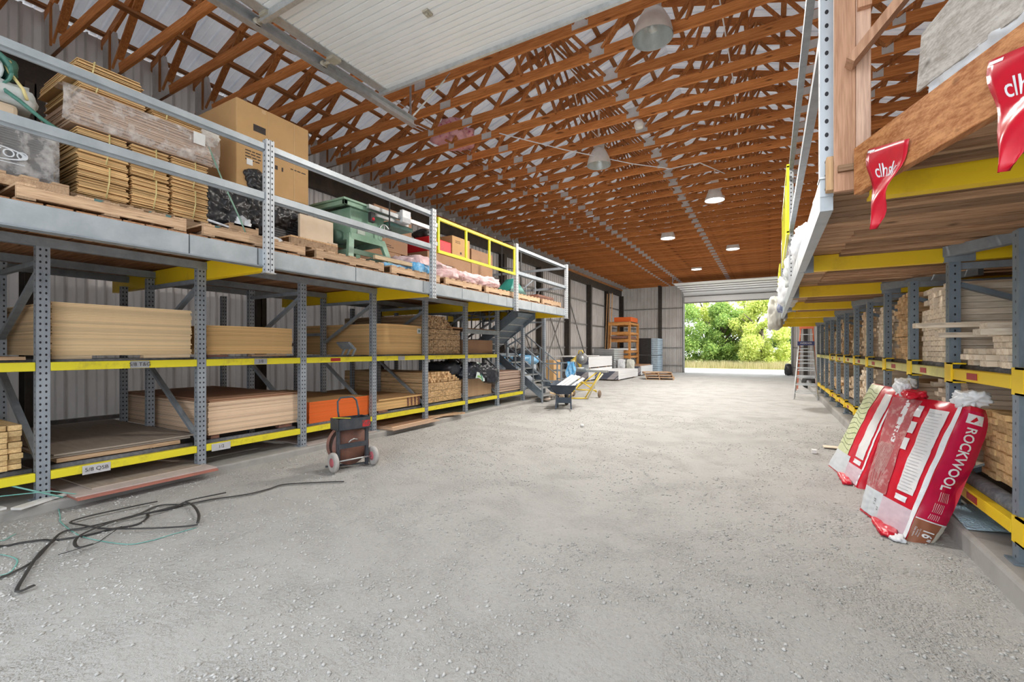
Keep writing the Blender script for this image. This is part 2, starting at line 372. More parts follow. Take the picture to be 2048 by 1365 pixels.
# ------------------------------------------------------------------ roof trusses
def truss():
    t = thing('roof_truss', 'x', 'roof truss', (XC, 0, ZE), group='roof trusses')
    z0, z1, th = ZE, ZE+.14, .02
    part('bottom_chord', MB().box(XL, XR, -th, th, z0, z1), wtruss, t)
    for sx in (1, -1):
        xe = XL-.25 if sx > 0 else XR+.25; h = .14; ze = ZH-SL*.25; zr = ZH+SL*(XC-XL)
        part('top_chord', MB().hexa([(xe, -th, ze), (XC, -th, zr), (XC, th, zr), (xe, th, ze), (xe, -th, ze+h), (XC, -th, zr+h), (XC, th, zr+h), (xe, th, ze+h)] if sx > 0 else
             [(XC, -th, zr), (xe, -th, ze), (xe, th, ze), (XC, th, zr), (XC, -th, zr+h), (xe, -th, ze+h), (xe, th, ze+h), (XC, th, zr+h)]), wtruss, t)
        def X(a): return XC-sx*(XC-a)        # mirror about the ridge
        for (a, za), (b_, zb) in (((-8.6, z1), (-8.6, 0)), ((-8.5, z1), (-7.45, 0)), ((-5.6, z1), (-7.3, 0)), ((-5.6, z1), (-4.05, 0)), ((XC-.08, z1), (-3.95, 0)), ((-3.3, z1), (-4.0, 0))):
            part('web', MB().bar((X(a), 0, za-.03), (X(b_), 0, (roofz(b_)+.03)), .038, .09, (0, 1, 0)), wtrussz, t)
        for a, wd in ((-4.78, .22), (-5.63, .13)):
            part('splice_plate' if wd > .2 else 'gusset_plate', MB().box(X(a)-wd/2, X(a)+wd/2, -th-.003, th+.003, z0+.012, z1-.012 if wd > .2 else z1+.01), platem, t)
        part('gusset_plate', MB().prism([(-8.88, z0), (-8.3, z0), (-8.5, ZH+.1), (-8.88, ZH)], lambda x, y, k: (X(x), -th-.003+k*(2*th+.006), y)), platem, t)
    part('gusset_plate', MB().box(XC-.11, XC+.11, -th-.003, th+.003, z0+.03, z1+.06), platem, t)
    return t
T0 = truss(); TP = .638; tn = 0
y = 6.08-TP*11
ys = []
while y < YF-.1: ys.append(y); y += TP
for i, y in enumerate(ys):
    o = T0 if i == 0 else copy_tree(T0); o.location = (XC, y, ZE)
    if y < 4.6: o['label'] = 'brown wooden roof truss near the open white overhead door'; o['group'] = 'roof trusses by the near door'
    elif y < 16: o['label'] = 'brown wooden roof truss with metal plates in the middle of the shed'; o['group'] = 'roof trusses in the middle of the shed'
    else: o['label'] = 'brown wooden roof truss towards the far open doorway'; o['group'] = 'roof trusses towards the far door'
k = 0
for sx in (0, 1):
    for i in range(11):
        d = .05+i*.63; x = XL+d if sx == 0 else XR-d; z = roofz(x)+.14
        solo('roof_purlin', MB().box(x-.045, x+.045, -.6, YF, z-.005, z+.035), wpurl,
             ('brown wooden purlin under the roof metal on the left slope' if sx == 0 else 'brown wooden purlin under the roof metal on the right slope'), 'purlin', ('purlins of the left slope' if sx == 0 else 'purlins of the right slope'))
for x, z, l in ((-7.5, 6.05, 'lower'), (-5.75, 6.2, 'upper')):
    solo('truss_brace', MB().box(x-.045, x+.045, -.5, YF-.2, z, z+.04), wpurl, 'long wooden brace nailed along the %s left truss webs' % l, 'brace')
solo('steel_channel', MB().box(-6.35, -6.13, -.4, 5.0, 6.36, 6.44), steel, 'long grey steel channel laid across the truss webs near the left front', 'steel channel')
solo('blue_pipe', MB().tube([(-6.0, .6, 6.28), (-6.0, 5.2, 6.25)], .022), paint('navy_paint', (.03, .06, .11)), 'dark blue thin pipe lying in the trusses beside the grey channel', 'pipe')
# plates at the wall head, steel header, columns, girts
for x, s_, l in ((XL, 1, 'left'), (XR, -1, 'right')):
    mb = MB().box(*sorted((x, x+s_*.14)), -.5, YF, 5.47, 5.578); solo('wall_plate', mb, wpurl, 'brown wooden plate under the truss ends on the %s wall' % l, 'wall plate')
    mb = MB().box(*sorted((x-s_*.03, x+s_*.09)), -.5, YF, 5.10, 5.468); solo('header_beam', mb, dark, 'dark brown steel header along the top of the %s wall' % l, 'header beam')
colsY = [YF-.25-3.13*i for i in range(10)]
def column(x, y, h, label, group, sx=1, ry=False):
    mb = MB(); w2, d = .10, .26
    if not ry:
        mb.box(x-.01 if sx > 0 else x-d, x+d if sx > 0 else x+.01, y-.01, y+.01, 0, h); mb.box(*sorted((x+sx*(d-.015), x+sx*d)), y-w2, y+w2, 0, h); mb.box(*sorted((x, x+sx*.015)), y-w2, y+w2, 0, h)
    else:
        mb.box(x-.01, x+.01, y-d, y, 0, h); mb.box(x-w2, x+w2, y-d, y-d+.015, 0, h); mb.box(x-w2, x+w2, y-.015, y, 0, h)
    return solo('steel_column', mb, dark, label, 'column', group)
for y in colsY:
    far = y > 13
    column(XL, y, 5.1, 'dark brown steel column on the left wall beyond the staircase' if far else 'dark brown steel column on the left wall behind the racking', 'columns of the left wall beyond the stairs' if far else 'columns behind the left racking')
    column(XR, y, 5.1, 'dark brown steel column on the right wall behind the lumber', 'columns of the right wall', -1)
column(-6.25, YF, 5.9, 'dark steel column on the back wall left of the doorway', None, ry=True)
column(1.75, YF, 5.9, 'dark steel column on the back wall right of the doorway', None, ry=True)
for z in (.45, 1.6, 2.88, 4.16):
    for i in range(len(colsY)-1):
        y1, y0 = colsY[i]-.1, colsY[i+1]+.1
        solo('wall_girt', MB().box(XL-.02, XL+.05, y0, y1, z-.03, z+.03), girtm, 'thin grey steel girt across the left wall %s' % ('beyond the staircase' if y0 > 13 else 'behind the racking'), 'girt', 'left wall girts beyond the stairs' if y0 > 13 else 'left wall girts behind the racking')
    for (a, b_, l) in ((XL+.28, -6.36, 'left corner of the back wall'), (-6.14, DL-.1, 'back wall beside the left door jamb'), (DR+.1, 1.64, 'back wall beside the right door jamb')):
        solo('wall_girt', MB().box(a, b_, YF-.05, YF+.02, z-.03, z+.03), girtm, 'thin brown steel girt across the %s' % l, 'girt', 'girts of the '+l)
    for i in range(len(colsY)-1):
        solo('wall_girt', MB().box(XR-.05, XR+.02, colsY[i+1]+.1, colsY[i]-.1, z-.03, z+.03), girtm, 'thin steel girt on the right wall behind the lumber racks', 'girt', 'right wall girts')
for (y0, y1) in ((17.9, 20.8), (20.95, 23.9), (14.8, 17.7)):
    solo('wind_brace', MB().bar((XL+.12, y0, 4.2), (XL+.12, y1, .5), .05, .05), girtm, 'diagonal steel brace on the left wall beyond the staircase', 'brace', 'diagonal wall braces')
    if y0 > 18: continue
    solo('wind_brace', MB().bar((XL+.19, y0, .5), (XL+.19, y1, 4.2), .05, .05), girtm, 'diagonal steel brace on the left wall beyond the staircase', 'brace', 'diagonal wall braces')
# door frame and the raised doors
mb = MB().box(DL-.1, DL, YF-.14, YF+.12, 0, DH+.4); solo('door_1', mb, girtm, kind='structure')
mb = MB().box(DR, DR+.1, YF-.14, YF+.12, 0, DH+.4); solo('door_2', mb, girtm, kind='structure')
t = thing('overhead_door', 'white sectional overhead door, raised, above the far doorway', 'overhead door', (XC, 29, 4.4))
path = [(30.42, 4.40), (30.42, 4.86), (29.95, 5.12), (29.2, 5.17), (28.4, 5.19), (27.6, 5.21), (26.8, 5.23)]
for i in range(len(path)-1):
    (ya, za), (yb, zb) = path[i], path[i+1]; d = Vector((0, yb-ya, zb-za)); L = d.length; d.normalize(); n = Vector((0, d.z, -d.y))
    mb = MB(); p0 = Vector((XC+.26, ya, za))+d*.01; p1 = Vector((XC+.26, yb, zb))-d*.02
    mb.bar(p0, p1, DR-DL, .045, n); ps = part('door_section', mb, doorm, t)
    mb = MB(); mb.bar(p0-n*.035, p0-n*.035+d*.07, DR-DL, .03, n)
    part('stiffener', mb, girtm, ps)
for x in (DL-.05, DR+.05):
    part('track', MB().tube([(x, 30.35, 0.1), (x, 30.35, 4.85), (x, 30.1, 5.1), (x, 29.6, 5.2), (x, 26.6, 5.25)], .03, 6), galv, t)
    part('hanger', MB().bar((x, 26.7, 5.25), (x, 26.7, 5.6), .04, .03).bar((x, 26.7, 5.3), (x, 27.3, 5.6), .03, .03), galv, t)
# near door, parked overhead under the trusses
t = thing('overhead_door', 'white ribbed sectional door parked overhead at the near left', 'overhead door', (XC, 2, 5.0))
DX0, DX1, DY1, DZ = -4.62, 1.1, 4.45, 5.02
for i in range(6):
    y1 = DY1-i*.82; y0 = y1-.815
    mb = MB(); prof = []; nn = 10; yy = y0
    for j in range(nn):
        p = (y1-y0)/nn; prof += [(y0+j*p, 0), (y0+j*p+p*.80, 0), (y0+j*p+p*.84, .016), (y0+j*p+p*.95, .016)]
    prof.append((y1, 0)); n = len(prof)
    vs = [(DX0+.08, a, DZ+b_) for a, b_ in prof]+[(DX1, a, DZ+b_) for a, b_ in prof]+[(DX0+.08, a, DZ+.05) for a, b_ in prof]+[(DX1, a, DZ+.05) for a, b_ in prof]
    fs = [(k, n+k, n+k+1, k+1) for k in range(n-1)]+[(2*n+k, 2*n+k+1, 3*n+k+1, 3*n+k) for k in range(n-1)]
    fs += [(k, k+1, 2*n+k+1, 2*n+k) for k in range(n-1)]+[(0, 2*n, 3*n, n), (n-1, 2*n-1, 4*n-1, 3*n-1)]
    mb.add(vs, fs); ps = part('door_section', mb, doorm, t)
    part('end_stile', MB().box(DX0, DX0+.13, y0, y1, DZ-.012, DZ+.052), galv, ps)
    if i < 5:
        for x in (-3.1, -1.6, -.1):
            part('hinge', MB().box(x-.035, x+.035, y0-.045, y0+.045, DZ-.022, DZ-.0).box(x-.015, x+.015, y0-.02, y0+.02, DZ-.045, DZ-.02), paint('hinge_metal', (.42, .38, .30)), ps)
        part('roller_bracket', MB().box(DX0+.0, DX0+.12, y0-.06, y0+.06, DZ-.05, DZ-.01).tube([(DX0-.12, y0, DZ-.03), (DX0+.02, y0, DZ-.03)], .02).lathe([(.0, -.15), (.045, -.15), (.045, -.11), (0, -.11)], (DX0, y0, DZ-.03), 'x', 14), paint('hinge_metal', (.42, .38, .30)), ps)
part('stiffener', MB().box(DX0-.02, DX1, DY1-.02, DY1+.02, DZ-.05, DZ+.06), galv, t)
part('stiffener', MB().box(DX0-.02, DX1, DY1-1.67, DY1-1.62, DZ-.08, DZ-.005), galv, t)
tr = part('track', MB().box(DX0-.2, DX0-.17, -.4, 5.3, DZ-.07, DZ+.04).box(DX0-.2, DX0-.11, -.4, 5.3, DZ+.03, DZ+.045).box(DX0-.2, DX0-.11, -.4, 5.3, DZ-.075, DZ-.06), galv, t)
part('hanger', MB().bar((DX0-.15, 5.2, DZ+.04), (DX0-.15, 5.2, 5.62), .04, .006).bar((DX0-.1, 5.2, DZ+.04), (DX0+.45, 5.45, 5.7), .04, .006), galv, t)

# ------------------------------------------------------------------ left racking
LX, LRX, LBX, LY0, LS = -5.95, -7.25, -8.05, 1.475, 1.358
def ly(n): return LY0+LS*n
rk = thing('pallet_rack', 'long grey pallet racking with yellow beams along the left side, under the mezzanine', 'pallet rack', (LX, ly(4), .085))
up = None
def upright(x, y, z0, z1, m, par, w_=.075, d=.07):
    mb = MB().box(x-d/2, x+d/2, y-w_/2, y+w_/2, z0, z1)
    mb.box(x-d*.9, x+d*.9, y-w_*.8, y+w_*.8, z0, z0+.012)
    return part('upright', mb, m, par)
for n in range(-1, 9):
    y = ly(n)
    upright(LX, y, .085, 2.55, pv, rk, .095, .075); upright(LRX, y, .085, 2.45, pv, rk, .085)
    if n < 8: upright(LBX, y, .085, 2.40, pv, rk)
    part('brace', MB().bar((LX-.04, y, .42), (LRX+.04, y, 1.25), .04, .055, (0, 1, 0)), steel, rk)
    part('brace', MB().bar((LX-.04, y, 2.26), (LRX+.04, y, 1.62), .04, .055, (0, 1, 0)), steel, rk)
    part('strut', MB().box(LRX+.04, LX-.04, y-.02, y+.02, 2.30, 2.35), steel, rk)
    part('strut', MB().box(LBX+.04, LRX-.04, y-.02, y+.02, 1.75, 1.80), steel, rk)
labs = {(0, 1): '5/8 T&G', (1, 1): '3/8', (0, 0): '5/8 QSB', (1, 0): '1/2'}
for n in range(-1, 8):
    y0, y1 = ly(n)+.05, ly(n+1)-.05
    for lv, (za, zb) in enumerate(((.265, .345), (1.295, 1.378))):
        if lv == 1 and n > 5: continue
        if lv == 0 and n > 6: continue
        bmm = part('front_beam', MB().box(LX-.03, LX+.035, y0, y1, za, zb), lemon, rk, bev=.006)
        part('rear_beam', MB().box(LRX-.03, LRX+.03, y0, y1, za+.02, zb), steel, rk)
        part('rear_beam', MB().box(LBX-.03, LBX+.03, y0, y1, za+.02, zb), steel, rk)
        rb = part('foam_roller', MB().tube([(LX-.085, y0, zb), (LX-.085, y1, zb)], .034 if lv == 0 else .026, 12), foamg, rk)
        if n >= 0 and n < 4:
            yc = {(0, 1): 2.22, (1, 1): 3.55, (0, 0): 1.86, (1, 0): 3.05, (3, 1): 6.2}.get((n, lv))
            if yc:
                wl = .22 if lv == 0 else .17
                mb = MB(); quad(mb, (LX+.04, yc, (za+zb)/2-(.01 if lv == 0 else 0)), (0, 1, 0), (0, 0, 1), wl, .088 if lv == 0 else .075, 0, .003)
                cd = part('label_card', mb, cardl if lv else paint('white_card', (.6, .6, .62)), bmm)
                s_ = labs.get((n, lv))
                if s_:
                    mb = MB(); put_text(mb, s_, .055, (LX+.0435, yc, (za+zb)/2-(.01 if lv == 0 else 0)), (0, 1, 0), (0, 0, 1)); part('handwriting', mb, ink, cd)
        if lv == 1 and n == 2:
            mb = MB(); quad(mb, (LX+.036, 4.75, (za+zb)/2), (0, 1, 0), (0, 0, 1), .18, .05, 0, .002); part('red_sticker', mb, paint('red_sticker', (.45, .02, .02)), bmm)
part('top_beam', MB().box(LX-.02, LX+.045, ly(-1), ly(8), 2.462, 2.55), steel, rk)
part('top_beam', MB().box(LRX-.03, LRX+.03, ly(-1), ly(8), 2.462, 2.55), steel, rk)
part('top_beam', MB().box(LBX-.03, LBX+.03, ly(-1), ly(7), 2.462, 2.55), steel, rk)
part('cross_shelf', MB().box(LX-.02, LX+.04, ly(5)+.05, ly(6)-.05, 1.86, 1.96), steel, rk)
part('cross_shelf_board', MB().box(LX-1.2, LX-.03, ly(5)-.5, ly(6)-.05, 1.96, 1.985), wdeck, rk)
# mezzanine above it
EX = -4.74
mz = thing('mezzanine', 'grey and yellow steel mezzanine with wooden plank deck above the left racking', 'mezzanine', (-6.8, ly(4), 2.38))
for n in (-1, 1, 3, 5, 7):
    y = ly(n)+.095
    part('cross_beam', MB().box(XL+.3, EX-.035, y-.04, y-.032, 2.352, 2.565).box(XL+.3, EX-.035, y-.032, y+.04, 2.552, 2.565).box(XL+.3, EX-.035, y-.032, y+.04, 2.352, 2.364), yellow, mz)
eb = ly(7)+.1
yy = -.3
seg = [-.3, .92, 2.15, 2.80, 2.90, 4.1, 5.42, 5.60, 6.45, 7.3, 8.0, 8.36, 9.1, 9.8, 10.5, eb]
for i in range(len(seg)-1):
    part('edge_beam', MB().box(EX-.03, EX+.03, seg[i]+.006, seg[i+1]-.006, 2.395, 2.575), steel_light, mz)
part('edge_angle', MB().box(EX-.06, EX+.05, -.3, eb, 2.380, 2.394), steel, mz)
part('end_beam', MB().box(XL+.3, EX-.03, eb-.03, eb+.03, 2.40, 2.575), steel, mz)
mb = MB(); y = -.3
while y < eb-.1:
    wd = random.uniform(.12, .17); mb.box(XL+.3, EX-.035, y, y+wd, 2.578, 2.60+random.uniform(0, .006)); y += wd+random.uniform(.004, .03)
part('deck_planks', mb, wdeck, mz)
# pallets carrying the goods
def pallet(label, loc, rz=0, group=None, mat=None, lx=1.15, lyy=1.1, m2=None, cat='pallet', h=.118):
    t = thing('wooden_pallet', label, cat, loc, rz, group)
    for x in (-lx/2+.02, 0, lx/2-.02):
        part('stringer', MB().box(x-.02, x+.02, -lyy/2, lyy/2, .018, h-.02), mat or wpal, t, True)
    for i in range(7):
        y = -lyy/2+(lyy-.1)*i/6; part('deck_board', MB().box(-lx/2, lx/2, y, y+.1, h-.018, h), m2 or wpalx, t, True)
    for i in range(3):
        y = -lyy/2+(lyy-.1)*i/2; part('bottom_board', MB().box(-lx/2, lx/2, y, y+.1, 0, .017), m2 or wpalx, t, True)
    return t
p0 = None; PZ = 2.608
for i in range(9):
    for j in range(3):
        y = .35+i*1.25; x = EX-.60-j*1.19
        if p0 is None: p0 = pallet('x', (x, y, PZ), 0, 'pallets flooring the mezzanine')
        o = p0 if (i == 0 and j == 0) else copy_tree(p0)
        o.location = (x, y, PZ); o['label'] = ('flat weathered pallet along the front edge of the left mezzanine' if j == 0 else 'flat weathered pallet further back on the left mezzanine floor'); o['group'] = 'mezzanine floor pallets, front row' if j == 0 else 'mezzanine floor pallets, back rows'
DZT = PZ+.12                                              # standing level on the pallets
# guard rails
EXP = EX
for n in (-1, 1, 3, 5, 7):
    y = ly(n)+.06
    g = thing('rail_post', 'light grey punched rail post, %s' % {-1: 'outside the frame', 1: 'in front of the big carton', 3: 'between grey rails and yellow gate', 5: 'at the far end of the yellow gate', 7: 'last one at the far corner'}[n], 'rail post', (EXP, y, 2.32))
    part('post', MB().box(EXP+.031, EXP+.10, y-.045, y-.004, 2.32, 3.74).box(EXP+.031, EXP+.10, y+.004, y+.045, 2.32, 3.74), pvl, g)
    part('foot_plate', MB().box(EXP+.028, EXP+.11, y-.06, y+.06, 2.31, 2.322), galv, g)
for (a, b_, l) in ((-1, 1, 'nearest, in front of the carton bundles'), (1, 3, 'in front of the table saw'), (5, 7, 'beyond the yellow gate')):
    r0, r1 = ly(a)+.11, ly(b_)+.012
    for z0, z1, hl in ((3.63, 3.69, 'top'), (3.10, 3.17, 'middle')):
        solo('guard_rail', MB().box(EXP+.035, EXP+.085, r0, r1, z0, z1).box(EXP+.03, EXP+.05, r0, r1, z0-.02, z0), steel_light if a < 5 else steel, 'grey steel %s guard rail of the mezzanine, %s' % (hl, l), 'guard rail')
for z0, hl in ((3.63, 'top'), (3.1, 'middle')):
    solo('guard_rail', MB().box(XL+1.2, EXP+.03, eb-.02, eb+.03, z0, z0+.06), steel, 'grey steel %s rail closing the far end of the left mezzanine' % hl, 'guard rail')
g = thing('safety_gate', 'bright yellow safety gate with three openings on the left mezzanine edge', 'gate', (EXP+.12, 6.9, 3.07))
ga, gb = ly(3)+.16, ly(5)-.02
for z in (3.085, 3.615): part('gate_rail', MB().box(EXP+.06, EXP+.10, ga, gb, z-.022, z+.022), gatey, g)
for y in (ga+.02, ga+(gb-ga)*.31, ga+(gb-ga)*.61, gb-.02): part('gate_upright', MB().box(EXP+.065, EXP+.095, y-.02, y+.02, 3.1, 3.6), gatey, g)
for z in (3.2, 3.5): part('gate_hinge', MB().box(EXP+.07, EXP+.09, ga-.1, ga, z-.03, z+.03), galv, g)

# ------------------------------------------------------------------ sheets stacked in the left racking
def sheets(nm, cat, label, group, x1, dx, y0, y1, z0, z1, n, m, jx=.012, jy=.012, warp=0, seed=1, m2=None):
    """a pile of n separate sheets, each its own object"""
    rs = random.Random(seed); th = (z1-z0)/n; L = y1-y0
    if warp:
        mb = MB()
        def F(u, v, q): return (-dx+dx*u, (v-.5)*L, q+warp*(1-(2*v-1)**2)-warp*.3)
        a = len(mb.v); K = 8
        top = [F(u, v/K, th*.93) for u in (0, 1) for v in range(K+1)]; bot = [F(u, v/K, 0) for u in (0, 1) for v in range(K+1)]
        mb.add(top+bot, [(v, K+1+v, K+2+v, v+1) for v in range(K)]+[(2*K+2+v, 2*K+3+v, 3*K+4+v, 3*K+3+v) for v in range(K)] +
               [(K+1+v, 3*K+3+v, 3*K+4+v, K+2+v) for v in range(K)]+[(v, v+1, 2*K+3+v, 2*K+2+v) for v in range(K)]+[(0, 2*K+2, 3*K+3, K+1), (K, 2*K+1, 4*K+3, 3*K+2)])
    else: mb = MB().box(-dx, 0, -L/2, L/2, 0, th*.93)
    me = mb.mesh(nm, m)
    for i in range(n):
        o = bpy.data.objects.new(nm, me); C.objects.link(o)
        o.location = (x1+rs.uniform(-jx, jx), (y0+y1)/2+rs.uniform(-jy, jy), z0+i*th); o.rotation_euler[2] = rs.uniform(-.004, .004)
        if m2 and i == n-1: o.data = me.copy(); o.data.materials[0] = m2
        tag(o, label, cat, group)
def batten(x, y0, y1, z0, z1, label, m=None):
    solo('batten', MB().box(x-.09, x, y0, y1, z0, z1), m or wpine, label, 'batten', 'battens under the sheet stacks')
SX = -6.05
for k, (a, b_) in enumerate(((1.56, 1.86), (2.3, 2.76))): batten(SX+.02, a, b_, 1.40, 1.435, 'flat wooden batten under the tall pale plywood stack on the upper shelf')
sheets('plywood_sheet', 'plywood', 'pale plywood sheet in the tall stack on the upper shelf of the nearest bay', 'sheets of the tall pale upper stack', SX, 2.3, 1.56, 2.78, 1.437, 1.965, 33, ply1, .006, .01, seed=1)
for k, (a, b_) in enumerate(((2.95, 3.2), (3.5, 4.0))): batten(SX+.02, a, b_, 1.40, 1.43, 'reddish batten under the second plywood stack on the upper shelf', wrust if k == 0 else wpal)
sheets('plywood_sheet', 'plywood', 'amber plywood sheet in the second stack on the upper shelf', 'sheets of the second upper stack', SX, 2.3, 2.95, 4.10, 1.435, 1.80, 22, ply2, .008, .004, .006, seed=2)
sheets('plywood_sheet', 'plywood', 'amber plywood sheet in the bulging stack on the upper shelf behind the white sticker', 'sheets of the bulging upper stack', SX+.01, 2.3, 5.70, 6.90, 1.40, 1.96, 34, ply2, .004, .004, .012, seed=3)
mb = MB(); quad(mb, (SX+.018, 6.82, 1.86), (0, 1, 0), (0, 0, 1), .11, .10, 0, .003); quad(mb, (SX+.022, 6.82, 1.86), (0, 1, 0), (0, 0, 1), .06, .05, 1, .001)
solo('sticker', mb, [white, paint('dull_green', (.25, .33, .30))], 'small white sticker on the end of the bulging plywood stack', 'sticker')
sheets('plywood_sheet', 'plywood', 'grey worn sheathing sheet lying low in the nearest bottom bay', 'low grey sheathing sheets', SX, 2.35, 1.56, 2.80, .432, .475, 3, ply4, .02, .03, seed=4)
sheets('crate_board', 'crate board', 'thick wooden board under the grey sheathing in the nearest bottom bay', None, SX+.01, 1.3, 1.60, 2.66, .388, .430, 1, wpal, .0, .0, seed=4)
sheets('plywood_sheet', 'plywood', 'pinkish plywood sheet in the big bottom stack behind the second post', 'sheets of the big pinkish bottom stack', SX+.02, 2.3, 2.96, 4.18, .43, .835, 26, ply3, .005, .005, seed=5)
sheets('plywood_sheet', 'plywood', 'dark loose top sheet on the big pinkish bottom stack', 'loose sheets on the big bottom stack', SX, 2.3, 2.96, 4.16, .838, .87, 3, edges('plywood_brown', (.55, .32, .20), (.34, .19, .12), .005, .3, (.42, .24, .15)), .03, .03, seed=6)
batten(SX+.0, 3.0, 3.1, .38, .43, 'small block under the pinkish bottom stack', wrust); batten(SX, 3.9, 4.1, .38, .43, 'small block under the far corner of the pinkish stack', wrust)
sheets('plywood_sheet', 'plywood', 'plywood sheet with orange painted edge in the bright orange stack', 'sheets of the orange edged stack', SX+.03, 2.3, 4.36, 5.52, .375, .70, 20, orng, .002, .002, seed=7)
sheets('plywood_sheet', 'plywood', 'plywood sheet in the low stack right of the orange one', 'sheets of the low stack right of the orange one', SX, 2.3, 5.72, 6.80, .40, .575, 9, ply2, .006, .01, seed=8)
sheets('plywood_sheet', 'plywood', 'overhanging top sheet on the low stack right of the orange one', None, SX+.04, 2.3, 5.74, 6.92, .58, .605, 1, ply2, seed=9)
for y in (6.5, 6.6, 6.7, 6.8): batten(SX+.03, y, y+.02, .41, .57, 'upright slip of wood at the right end of the low stack', wrust)
batten(SX+.05, 5.72, 5.95, .365, .40, 'reddish block under the low stack', wrust)
sheets('siding_panel', 'siding panel', 'pinkish grey siding panel in the fanned bottom stack beside the stairs', 'siding panels beside the stairs', SX+.04, 2.3, 9.72, 11.0, .40, .92, 16, sidg, .02, .05, seed=10)
sheets('siding_panel', 'siding panel', 'brown panel under the fanned siding beside the stairs', 'lower siding panels beside the stairs', SX+.0, 2.3, 9.9, 10.9, .36, .395, 2, sidg, .05, .05, seed=11)
sheets('hardboard_sheet', 'hardboard', 'flat brown hardboard sheet in the small pack under the grey cross shelf', 'hardboard sheets under the cross shelf', SX+.01, 1.6, 8.34, 9.55, 1.40, 1.72, 20, cardd, .002, .002, seed=12)
sheets('hardboard_sheet', 'hardboard', 'brown hardboard sheet in the bottom pack under the black plastic', 'hardboard sheets in the bottom pack', SX+.01, 1.6, 8.34, 9.5, .40, .82, 24, paint('hardboard', (.50, .33, .20), (.42, .27, .16), .8), .002, .002, seed=13)
# loose sheets on the slab under the racking
def floorsheet(name, x0, x1, y0, y1, z, m, label, rz=0, th=.012, m2=None):
    mb = MB().box(x0-(x0+x1)/2, x1-(x0+x1)/2, y0-(y0+y1)/2, y1-(y0+y1)/2, 0, th)
    o = bpy.data.objects.new(name, mb.mesh(name, m)); C.objects.link(o); o.location = ((x0+x1)/2, (y0+y1)/2, z); o.rotation_euler[2] = rz; tag(o, label, 'sheet'); return o
redm = paint('reddish_edge', (.42, .16, .12), (.35, .14, .11)); pinkg = paint('pinkish_grey', (.50, .43, .41), (.42, .36, .34), .8)
floorsheet('loose_sheet', -8.0, -5.58, 1.62, 2.85, .086, redm, 'red edged loose sheet lowest on the slab under the nearest bay', .0, .02)
floorsheet('loose_sheet', -8.0, -5.63, 1.62, 2.86, .107, pinkg, 'pinkish grey loose sheet lying on the red edged one')
floorsheet('loose_sheet', -8.0, -5.80, 1.75, 2.75, .12, ply4, 'brown grey loose sheet topmost on the slab under the nearest bay', .03)
floorsheet('loose_sheet', -7.6, -5.86, 4.2, 5.55, .086, pinkg, 'pale thin sheet on the slab below the orange stack', .02)
floorsheet('loose_sheet', -7.8, -5.66, 5.7, 7.0, .086, paint('peach_board', (.52, .36, .26), (.46, .31, .22)), 'pale brown sheet on the slab right of the fourth post', .02, .02)
floorsheet('loose_sheet', -7.8, -5.83, 5.8, 7.3, .107, ply3, 'narrower brown sheet lying on the pale one right of the fourth post', .05, .015)
floorsheet('loose_sheet', -7.6, -5.90, 8.1, 9.6, .086, paint('dusty_green', (.25, .27, .25), (.18, .2, .19)), 'dusty dark sheet on the slab beside the sixth post', .05)
for i, (x, y, rz, l) in enumerate(((-5.95, 7.35, .1, .7), (-5.85, 7.45, -.05, .9), (-6.05, 7.6, .2, .8))):
    mb = MB().box(-l/2, l/2, -.05, .05, 0, .03); o = bpy.data.objects.new('scrap_board', mb.mesh('scrap_board', wpalx)); C.objects.link(o); o.location = (x, y, .087+.031*(i == 1)); o.rotation_euler[2] = 1.3+rz
    tag(o, 'short scrap board on the slab below the lumber end bay', 'board', 'scrap boards on the left slab')

# ------------------------------------------------------------------ lumber
def lumber(name, label, cat, group, x0, x1, y0, y1, z0, z1, bw, bh, m, jx=.03, gaps=(), seed=0, steps=None, facing=1):
    """strapped pack of boards lying across the rack, ends to the aisle: one mesh"""
    rs = random.Random(seed); mb = MB(); ny = max(1, int((y1-y0)/bw)); nz = max(1, int((z1-z0)/bh)); bw = (y1-y0)/ny; bh = (z1-z0)/nz
    for j in range(nz):
        lim = ny
        if steps: lim = int(ny*steps(j/nz))
        for i in range(lim):
            a = rs.uniform(-jx, jx); g = .0015
            zz = z0+j*bh
            mb.box(x0+a*(facing < 0), x1+a*(facing > 0), y0+i*bw+g, y0+(i+1)*bw-g, zz+g, zz+bh-g-(.006 if j in gaps else 0))
    return solo(name, mb, m, label, cat, group)
lumber('lumber_pack', 'tall brown lumber pack on the left upper shelf beside the plywood with white sticker', 'lumber', None, -8.4, SX, 6.99, 8.2, 1.40, 1.92, .055, .03, wood('brown_lumber', (.60, .42, .26), (.44, .29, .16), 'x', .5), .01, (4, 9, 13), 21)
lumber('lumber_pack', 'narrower stepped lumber pack on top of the brown one on the left upper shelf', 'lumber', None, -8.4, SX-.02, 6.99, 8.0, 1.93, 2.20, .055, .03, MATS['brown_lumber'], .03, (), 22, lambda t: .95-.25*t)
lumber('lumber_pack', 'amber lumber pack with stepped top in the left bottom bay under the brown pack', 'lumber', None, -8.4, SX+.02, 6.99, 8.22, .40, .80, .06, .022, wlumd, .008, (4, 10), 23)
lumber('lumber_pack', 'uneven loose boards heaped on the amber pack in the left bottom bay', 'lumber', None, -8.4, SX-.02, 6.99, 8.2, .81, 1.02, .06, .035, wlumd, .05, (), 24, lambda t: 1.0-.35*t)
wyel = wood('golden_lumber', (.80, .58, .30), (.66, .44, .20), 'x', .4)
lum = []
rs = random.Random(3)
